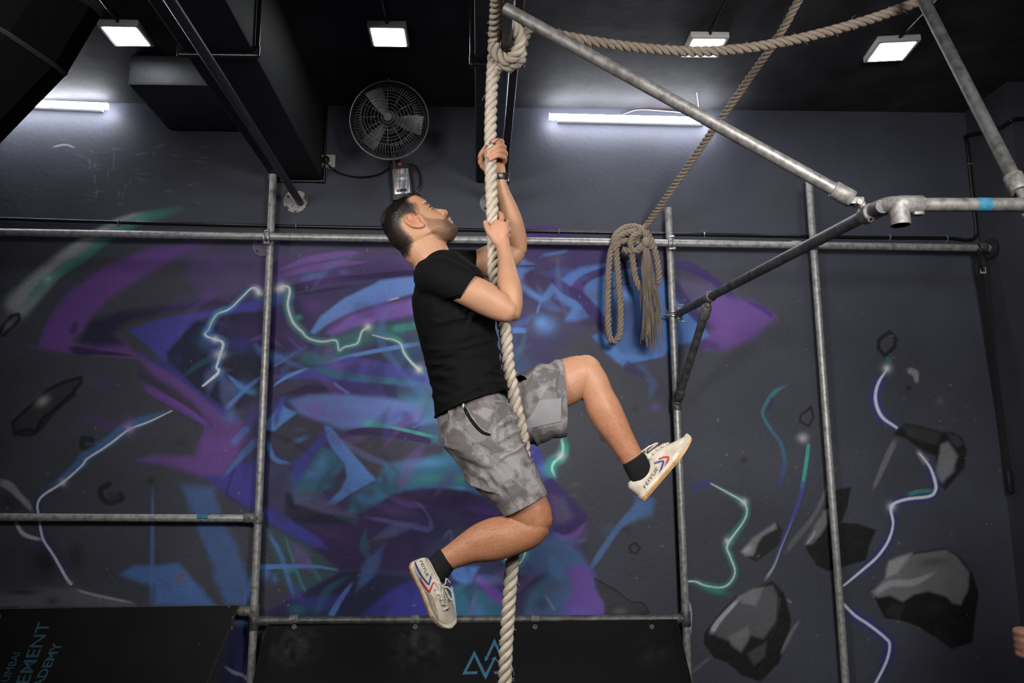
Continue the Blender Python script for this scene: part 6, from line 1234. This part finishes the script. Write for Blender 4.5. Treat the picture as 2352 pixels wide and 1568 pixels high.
# ================================================================ canvas shoes
M_CANV = mat('off-white worn canvas', (.56, .50, .42), .75, col2=(.40, .335, .25), scale=26, lo=.3, hi=.55, bump=.15, bscale=700)
M_FOX = mat('off-white rubber foxing', (.60, .54, .45), .5, noise=.25, scale=40); M_GUM = mat('yellow gum sole', (.50, .29, .09), .55, col2=(.36, .19, .06), scale=40); M_LACE = mat('white cotton lace', (.60, .55, .48), .85)
M_SUEDE = mat('beige suede toe patch', (.43, .35, .25), .9, noise=.25, scale=60); M_NAVY = mat('navy stripe', (.03, .055, .16), .6); M_SRED = mat('red stripe', (.42, .025, .03), .6); M_PRT = mat('black shoe print', (.02, .015, .015), .6); M_EYLT = mat('metal eyelet', (.35, .34, .32), .35, .6)
def shoe(heel, toe, dY, roll, pfx, csh=0.0):
    a = PY(heel[0], heel[1], YM+dY); b = PY(toe[0], toe[1], YM+dY); ex = norm(b-a); L = np.linalg.norm(b-a)
    ip = norm(np.cross(EY, ex)); ip = ip if pfx(ip) else -ip              # in-picture direction from sole to ankle
    ez = norm(math.cos(roll)*ip-math.sin(roll)*EY); ey = norm(np.cross(ez, ex)); ey = ey if ey[1] < 0 else -ey   # ey: side that faces the camera
    k = L/.285; W_ = lambda x, y, z: a+(x*ex+y*ey+z*ez)*k
    SH = bpy.data.objects.new('shoe', None); COL.objects.link(SH); SH.empty_display_size = .03; SH.parent = MAN; SH.location = Vector((0, 0, 0)); SH.matrix_parent_inverse = Matrix.Translation(-MAN.location)
    def ob(name, g, m, par=None, **kw):
        o = obj(name, g, m, None, **kw); o.parent = par or SH
        return o
    xs = np.array([0, .004, .015, .035, .06, .085, .11, .135, .16, .185, .21, .235, .255, .270, .280, .285])
    hw = np.array([.010, .020, .029, .0335, .0345, .034, .034, .036, .040, .044, .0465, .0445, .038, .030, .019, .008])
    tp = np.array([.062, .070, .074, .073, .070, .069, .073, .081, .082, .073, .061, .050, .042, .036, .032, .028])
    sp = np.array([.000, .000, .000, .0, .0, .0, .0, .0, .0, .001, .003, .006, .009, .012, .015, .017])       # toe spring
    seg = 26; R = []
    for x, h, t, s in zip(xs, hw, tp, sp):
        ring = []
        for j in range(seg):
            q = j/seg*2*math.pi; c, sn = math.cos(q), math.sin(q)
            yy = h*np.sign(c)*abs(c)**.62*(1 if sn < 0 else 1-.30*sn**1.5); zz = (t+s)*.5+(t-s)*.5*np.sign(sn)*abs(sn)**.8+.004
            ring.append(W_(x, yy, zz))
        R.append(ring)
    n = len(R); f = [(i*seg+q, i*seg+(q+1) % seg, (i+1)*seg+(q+1) % seg, (i+1)*seg+q) for i in range(n-1) for q in range(seg)]+[tuple(range(seg))[::-1], tuple((n-1)*seg+q for q in range(seg))]
    g = G().add(np.concatenate(R), f); up_ = ob('upper', g, M_CANV, ang=60); bv = BVHTree.FromPolygons([tuple(q) for q in g.arr()], g.f)
    # sole: outline swept up
    xo = np.r_[xs, xs[::-1][1:-1]]; yo = np.r_[hw, -hw[::-1][1:-1]]; so = np.r_[sp, sp[::-1][1:-1]]
    Pd = resample(np.stack([np.r_[xo, xo[:1]], np.r_[yo, yo[:1]], np.r_[so, so[:1]]], 1), .006)[:-1]; cen = np.array([.14, 0])
    def band(name, z0, z1, grow, m, zz=None):
        n = len(Pd); D_ = Pd[:, :2]-cen; D_ = D_/np.linalg.norm(D_, axis=1)[:, None]; o2 = Pd[:, :2]+D_*grow; vs = [W_(p[0], p[1], z0+s) for p, s in zip(o2, Pd[:, 2])]+[W_(p[0], p[1], z1+s) for p, s in zip(o2, Pd[:, 2])]+[W_(p[0], p[1], z1+.0015+s) for p, s in zip(Pd[:, :2]+D_*(grow-.003), Pd[:, 2])]
        fs = [(i, (i+1) % n, n+(i+1) % n, n+i) for i in range(n)]+[(n+i, n+(i+1) % n, 2*n+(i+1) % n, 2*n+i) for i in range(n)]+[tuple(range(n))[::-1], tuple(range(2*n, 3*n))]
        return ob(name, G().add(vs, fs), m, ang=50)
    band('gum_sole', -.002, .011, .0045, M_GUM); band('foxing', .011, .0225, .0032, M_FOX)
    g = G()                                                                   # ribbed toe bumper
    D_ = Pd[:, :2]-cen; D_ = D_/np.linalg.norm(D_, axis=1)[:, None]; fine = resample(np.vstack([Pd, Pd[:1]]), .0046)[:-1]; dd_ = fine[:, :2]-cen; fine = np.c_[fine, dd_/np.linalg.norm(dd_, axis=1)[:, None]]
    for p in fine:
        if p[0] > .205: g.tube([W_(p[0]+p[3]*.0045, p[1]+p[4]*.0045, .004+p[2]), W_(p[0]+p[3]*.0055, p[1]+p[4]*.0055, .012+p[2]), W_(p[0]+p[3]*.0042, p[1]+p[4]*.0042, .022+p[2])], .0014, 5)
    ob('toe_bumper', g, M_FOX)['kind'] = 'stuff'
    g = G()                                                                   # dark notches along the gum sole
    for p in fine:
        if p[0] < .19 and p[0] > .02: g.tube([W_(p[0]+p[3]*.0042, p[1]+p[4]*.0042, .000), W_(p[0]+p[3]*.0047, p[1]+p[4]*.0047, .006)], .0011, 5)
    ob('sole_notch', g, mat('sole groove', (.10, .05, .015), .7))['kind'] = 'stuff'
    # collar welt, tongue, laces, eyelets
    def onshoe(x, y, off=.001):
        o_ = W_(x, y, .2); p, nr, i, d = bv.ray_cast(Vector(o_), Vector(-ez)); return (np.array(p)+ez*off*k) if p is not None else W_(x, y, .08)
    loopc = [(.010, .0), (.014, .008), (.035, .013), (.06, .014), (.085, .0135), (.105, .011), (.118, 0), (.105, -.011), (.085, -.0135), (.06, -.014), (.035, -.013), (.014, -.008)]
    ob('collar_welt', G().tube(smooth_path([onshoe(p[0], p[1]+csh, .0005) for p in loopc+loopc[:1]], 5)[:-1], .0026*k, 8, closed=True), M_CANV, ang=180)
    ob('tongue', G().tube(smooth_path([W_(.104, 0, .086), W_(.12, 0, .084), onshoe(.15, 0, -.002), onshoe(.19, 0, -.003), onshoe(.215, 0, -.006)], 4), np.linspace(.011, .013, 17)*k, 10), M_CANV, ang=180)
    ex_ = np.linspace(.128, .212, 5)
    for x in ex_:
        for s in (-1, 1):
            c = onshoe(x, s*.021, .0012); ob('eyelet', G().ring(c, norm(ez+s*ey*.35), .0034*k, .0010*k, 14, 6), M_EYLT)
    for i, x in enumerate(ex_):
        c0, c1 = onshoe(x, .021, .002), onshoe(x, -.021, .002); ob('lace', G().tube(smooth_path([c0, (c0+c1)/2+ez*.008*k, c1], 5), .0026*k, 7), M_LACE, ang=180)
        if i < 4:
            c2 = onshoe(ex_[i+1], -.021, .002); ob('lace', G().tube(smooth_path([c0, (c0+c2)/2+ez*.010*k, c2], 5), .0024*k, 7), M_LACE, ang=180)
    kn = onshoe(.132, 0, .014)
    ob('lace_knot', G().sph(kn, .0065*k, 10, 8), M_LACE)
    for s, ln in ((1, .04), (-1, .05)):
        P = [kn, kn+(ex*.015+ey*s*.016+ez*.012)*k, kn+(ex*(.02+ln*.6)+ey*s*.024+ez*.004)*k, kn+(ex*(.045+ln*.3)+ey*s*.012-ez*.004)*k, kn+(ex*.015+ey*s*.004+ez*.004)*k]; ob('lace_bow', G().tube(smooth_path(P, 6), .0026*k, 7), M_LACE, ang=180)
        P = [kn, kn+(-ex*.006+ey*s*-.012+ez*.016)*k, kn+(-ex*.02-ey*s*.02+ez*.022)*k, kn+(ex*(.004 if s > 0 else .03)-ey*s*.034+ez*.012)*k]; ob('lace_end', G().tube(smooth_path(P, 6), .0024*k, 7), M_LACE, ang=180)
    return SH, bv, ob, W_, onshoe
def deco(SH, bv, ob, letters, ang_pts, blue, red, patch, tx):
    for m_, polys in ((M_NAVY, blue), (M_SRED, red)):
        for pth, wd_ in polys:
            v_, f_ = strip_on(bv, pth, wd_, .0010, 2.0); ob('stripe', (v_, f_), m_, fix=False, smooth=False)
    v, f = text_mesh('FEIYUE', 1.0, .004); v[:, 0] /= v[:, 0].max(); v[:, 1] /= .7
    p0, p1, cap_ = np.array(tx[0], float), np.array(tx[1], float), np.array(tx[2], float)
    bm = bmesh.new(); vv = [bm.verts.new(q) for q in v]
    for q in f:
        try: bm.faces.new([vv[i] for i in q])
        except ValueError: pass
    bm.verts.index_update(); P = []; bad = set()
    for q in bm.verts:
        px = p0+(p1-p0)*q.co.x+cap_*q.co.y; h = hit(bv, px[0], px[1], .0012)
        if h is None: bad.add(q.index); h = np.zeros(3)
        P.append(h)
    ob('lettering', (np.array(P), [[q.index for q in fc.verts] for fc in bm.faces if not any(q.index in bad for q in fc.verts)]), M_PRT, fix=False, smooth=False); bm.free()
    if patch is not None: v_, f_ = decal(bv, patch, .0016); ob('toe_patch', (v_, f_), M_SUEDE, fix=False, smooth=False)['kind'] = 'stuff'
SN = shoe((950, 1290), (1029, 1440), -LD-.012, math.radians(52), lambda ip: ip[0] > 0, -.011)
deco(*SN[:3], None, None, [([(953, 1287), (957, 1300), (966, 1318), (976, 1332), (985, 1342)], [2, 4.5, 4.5, 4.5, 4]), ([(985, 1343), (988, 1331), (991, 1318)], [3, 4.5, 3.5])],
     [([(964, 1325), (969, 1336), (976, 1347), (986, 1359)], [2, 4.5, 4.5, 4.5]), ([(986, 1360), (991, 1348), (996, 1336)], [3, 4.5, 3.5])],
     [(974, 1358), (984, 1360), (994, 1368), (999, 1384), (1004, 1403), (1007, 1425), (1000, 1420), (985, 1392), (976, 1372)], ((963, 1288), (980, 1324), (6.0, -2.6)))
SF = shoe((1477, 1150), (1594, 1014), LD, math.radians(-6), lambda ip: ip[2] > 0)
deco(*SF[:3], None, None, [([(1497, 1119), (1510, 1098), (1518, 1078), (1524, 1060)], [2, 4, 5, 4.5]), ([(1525, 1058), (1514, 1060), (1503, 1064)], [4, 5, 4])],
     [([(1519, 1087), (1528, 1070), (1536, 1051)], [2, 4.5, 4.5]), ([(1537, 1049), (1525, 1050), (1513, 1054)], [4, 5, 4])],
     None, ((1481, 1123), (1513, 1076), (-5.2, -5.2)))

# ================================================================ the octagonal softbox whose black back fills the upper left corner
SB = thing('softbox', 'black fabric softbox of the photo light at the upper left corner', 'softbox', KEY_LOC)
M_SBOX = mat('black softbox fabric', (.0012, .0012, .0013), .9, bump=.4, bscale=7, spec=.04); M_SBIN = mat('white softbox diffuser', (.8, .8, .8), .8, emit=0.0)
kd = norm(np.array(KEY_TGT)-np.array(KEY_LOC)); ks = norm(np.cross(kd, (0, 0, 1))); ku = np.cross(ks, kd); kl = np.array(KEY_LOC)
def oct_(r, h, ph=.5504): return [kl+kd*h+r*(math.cos(a+ph)*ks+math.sin(a+ph)*ku) for a in np.arange(8)*math.pi/4]
RS = .236; rings = [oct_(RS, .02), oct_(RS, -.005), oct_(RS*.88, -.08), oct_(RS*.6, -.18), oct_(RS*.25, -.25), oct_(RS*.22, -.30)]
vs = np.concatenate(rings); fs = [(i*8+q, i*8+(q+1) % 8, (i+1)*8+(q+1) % 8, (i+1)*8+q) for i in range(5) for q in range(8)]+[tuple(range(40, 48))]
obj('shell', G().add(vs, fs), M_SBOX, SB, smooth=False)
obj('diffuser', G().add(oct_(RS*.97, -.012), [tuple(range(8))]), M_SBIN, SB, smooth=False, fix=False)
g = G()
for q in range(8): g.tube([r_[q] for r_ in rings], .005, 6)
obj('rib', g, M_BLK, SB); obj('flash_head', G().tube([kl-kd*.29, kl-kd*.31, kl-kd*.55], [.06, .06, .055], 24), M_BLK, SB)
sp_ = kl-kd*.45; obj('stand_pole', G().tube([sp_-np.array([0, 0, .06]), (sp_[0], sp_[1], .9), (sp_[0], sp_[1], .02)], [.012, .014, .017], 12), M_BLK, SB)
for q in range(3):
    a = q*2.1+.4; obj('stand_leg', G().tube([(sp_[0], sp_[1], .55), (sp_[0]+.4*math.cos(a), sp_[1]+.4*math.sin(a), .015)], .01, 8), M_BLK, SB)
# ================================================================ bystander at the right edge: only the closed fist is in view
FP = PY(2350, 1476, 2.28); P2_ = thing('person', 'bystander in dark clothes at the right edge with only a closed fist in view', 'person', (FP[0]+.47, 2.42, 0))
M_SK2 = mat('darker brown skin', (.26, .125, .085), .5, noise=.25, scale=30, bump=.06, bscale=300)
bx_, by_ = FP[0]+.47, 2.42
def limb(g, P, r, seg=18): g.tube(smooth_path(P, 5), np.interp(np.linspace(0, 1, (len(P)-1)*5+1), np.linspace(0, 1, len(r)), r), seg)
g = G()
fx, fy, fz = FP; wr = np.array([fx+.085, fy+.03, fz+.015])
limb(g, [(bx_-.19, by_, 1.42), (bx_-.20, by_+.03, 1.28), (bx_-.19, by_+.02, 1.12)], [.055, .05, .042]); limb(g, [(bx_-.19, by_+.03, 1.11), ((bx_-.19+wr[0])/2, (by_+wr[1])/2, (1.11+wr[2])/2), wr, wr+np.array([-.03, -.01, 0])], [.042, .04, .028, .026])
g.sph((fx+.03, fy, fz), (.044, .030, .046), 16, 12)
for i, dz in enumerate((.030, .010, -.010, -.029)):
    z = fz+dz; limb(g, [(fx+.045, fy+.022, z), (fx+.0, fy+.018, z), (fx-.017, fy-.004, z), (fx-.006, fy-.026, z-.002), (fx+.018, fy-.028, z-.004)], [.011, .0115, .0105, .010, .009], 12)
limb(g, [(fx+.055, fy-.015, fz+.02), (fx+.03, fy-.038, fz+.028), (fx+.005, fy-.042, fz+.012), (fx-.004, fy-.041, fz-.004)], [.014, .013, .0115, .0095], 12)
limb(g, [(bx_+.19, by_, 1.42), (bx_+.22, by_+.02, 1.2), (bx_+.22, by_-.02, .95), (bx_+.21, by_-.04, .80)], [.055, .048, .034, .036])
limb(g, [(bx_, by_, 1.2), (bx_, by_, 1.42), (bx_, by_, 1.52), (bx_, by_-.01, 1.58)], [.11, .11, .056, .06]); g.sph((bx_, by_-.01, 1.66), (.078, .098, .115), 20, 14); g.sph((bx_-.005, by_-.108, 1.645), (.014, .02, .022), 10, 8)
for s_ in (-1, 1): g.sph((bx_+s_*.08, by_+.0, 1.65), (.012, .022, .032), 10, 8); limb(g, [(bx_+s_*.09, by_, .9), (bx_+s_*.1, by_, .5), (bx_+s_*.1, by_+.01, .12), (bx_+s_*.1, by_-.02, .07)], [.085, .06, .042, .045])
b2 = remesh(g, .0055, 2); link('body', b2, M_SK2, P2_, True, 180)
g = G(); limb(g, [(bx_, by_, .93), (bx_, by_, 1.1), (bx_, by_, 1.3), (bx_, by_, 1.44), (bx_, by_, 1.49)], [.16, .155, .17, .13, .07])
for s_ in (-1, 1): limb(g, [(bx_+s_*.12, by_, 1.41), (bx_+s_*.195, by_, 1.38), (bx_+s_*.205, by_+.02, 1.24)], [.07, .072, .068])
link('t_shirt', remesh(g, .008, 3), M_SHIRT, P2_, True, 180)
g = G(); limb(g, [(bx_, by_, .8), (bx_, by_, .95)], [.15, .15])
for s_ in (-1, 1): limb(g, [(bx_+s_*.085, by_, .88), (bx_+s_*.1, by_, .5), (bx_+s_*.1, by_, .1)], [.105, .085, .07])
link('trousers', remesh(g, .008, 3), mat('dark grey cotton', (.015, .015, .018), .9), P2_, True, 180)
obj('hair', G().sph((bx_, by_+.012, 1.70), (.082, .098, .088), 20, 12), M_HAIR, P2_)
for s_ in (-1, 1):
    obj('shoe', G().tube(smooth_path([(bx_+s_*.1, by_+.07, .045), (bx_+s_*.1, by_, .05), (bx_+s_*.105, by_-.1, .04), (bx_+s_*.108, by_-.17, .032)], 4), np.interp(np.linspace(0, 1, 13), [0, .3, .7, 1], [.035, .045, .04, .03]), 14), M_BLK, P2_)
    obj('eye', G().sph((bx_+s_*.032, by_-.092, 1.675), .011, 12, 8), M_EYE, P2_)
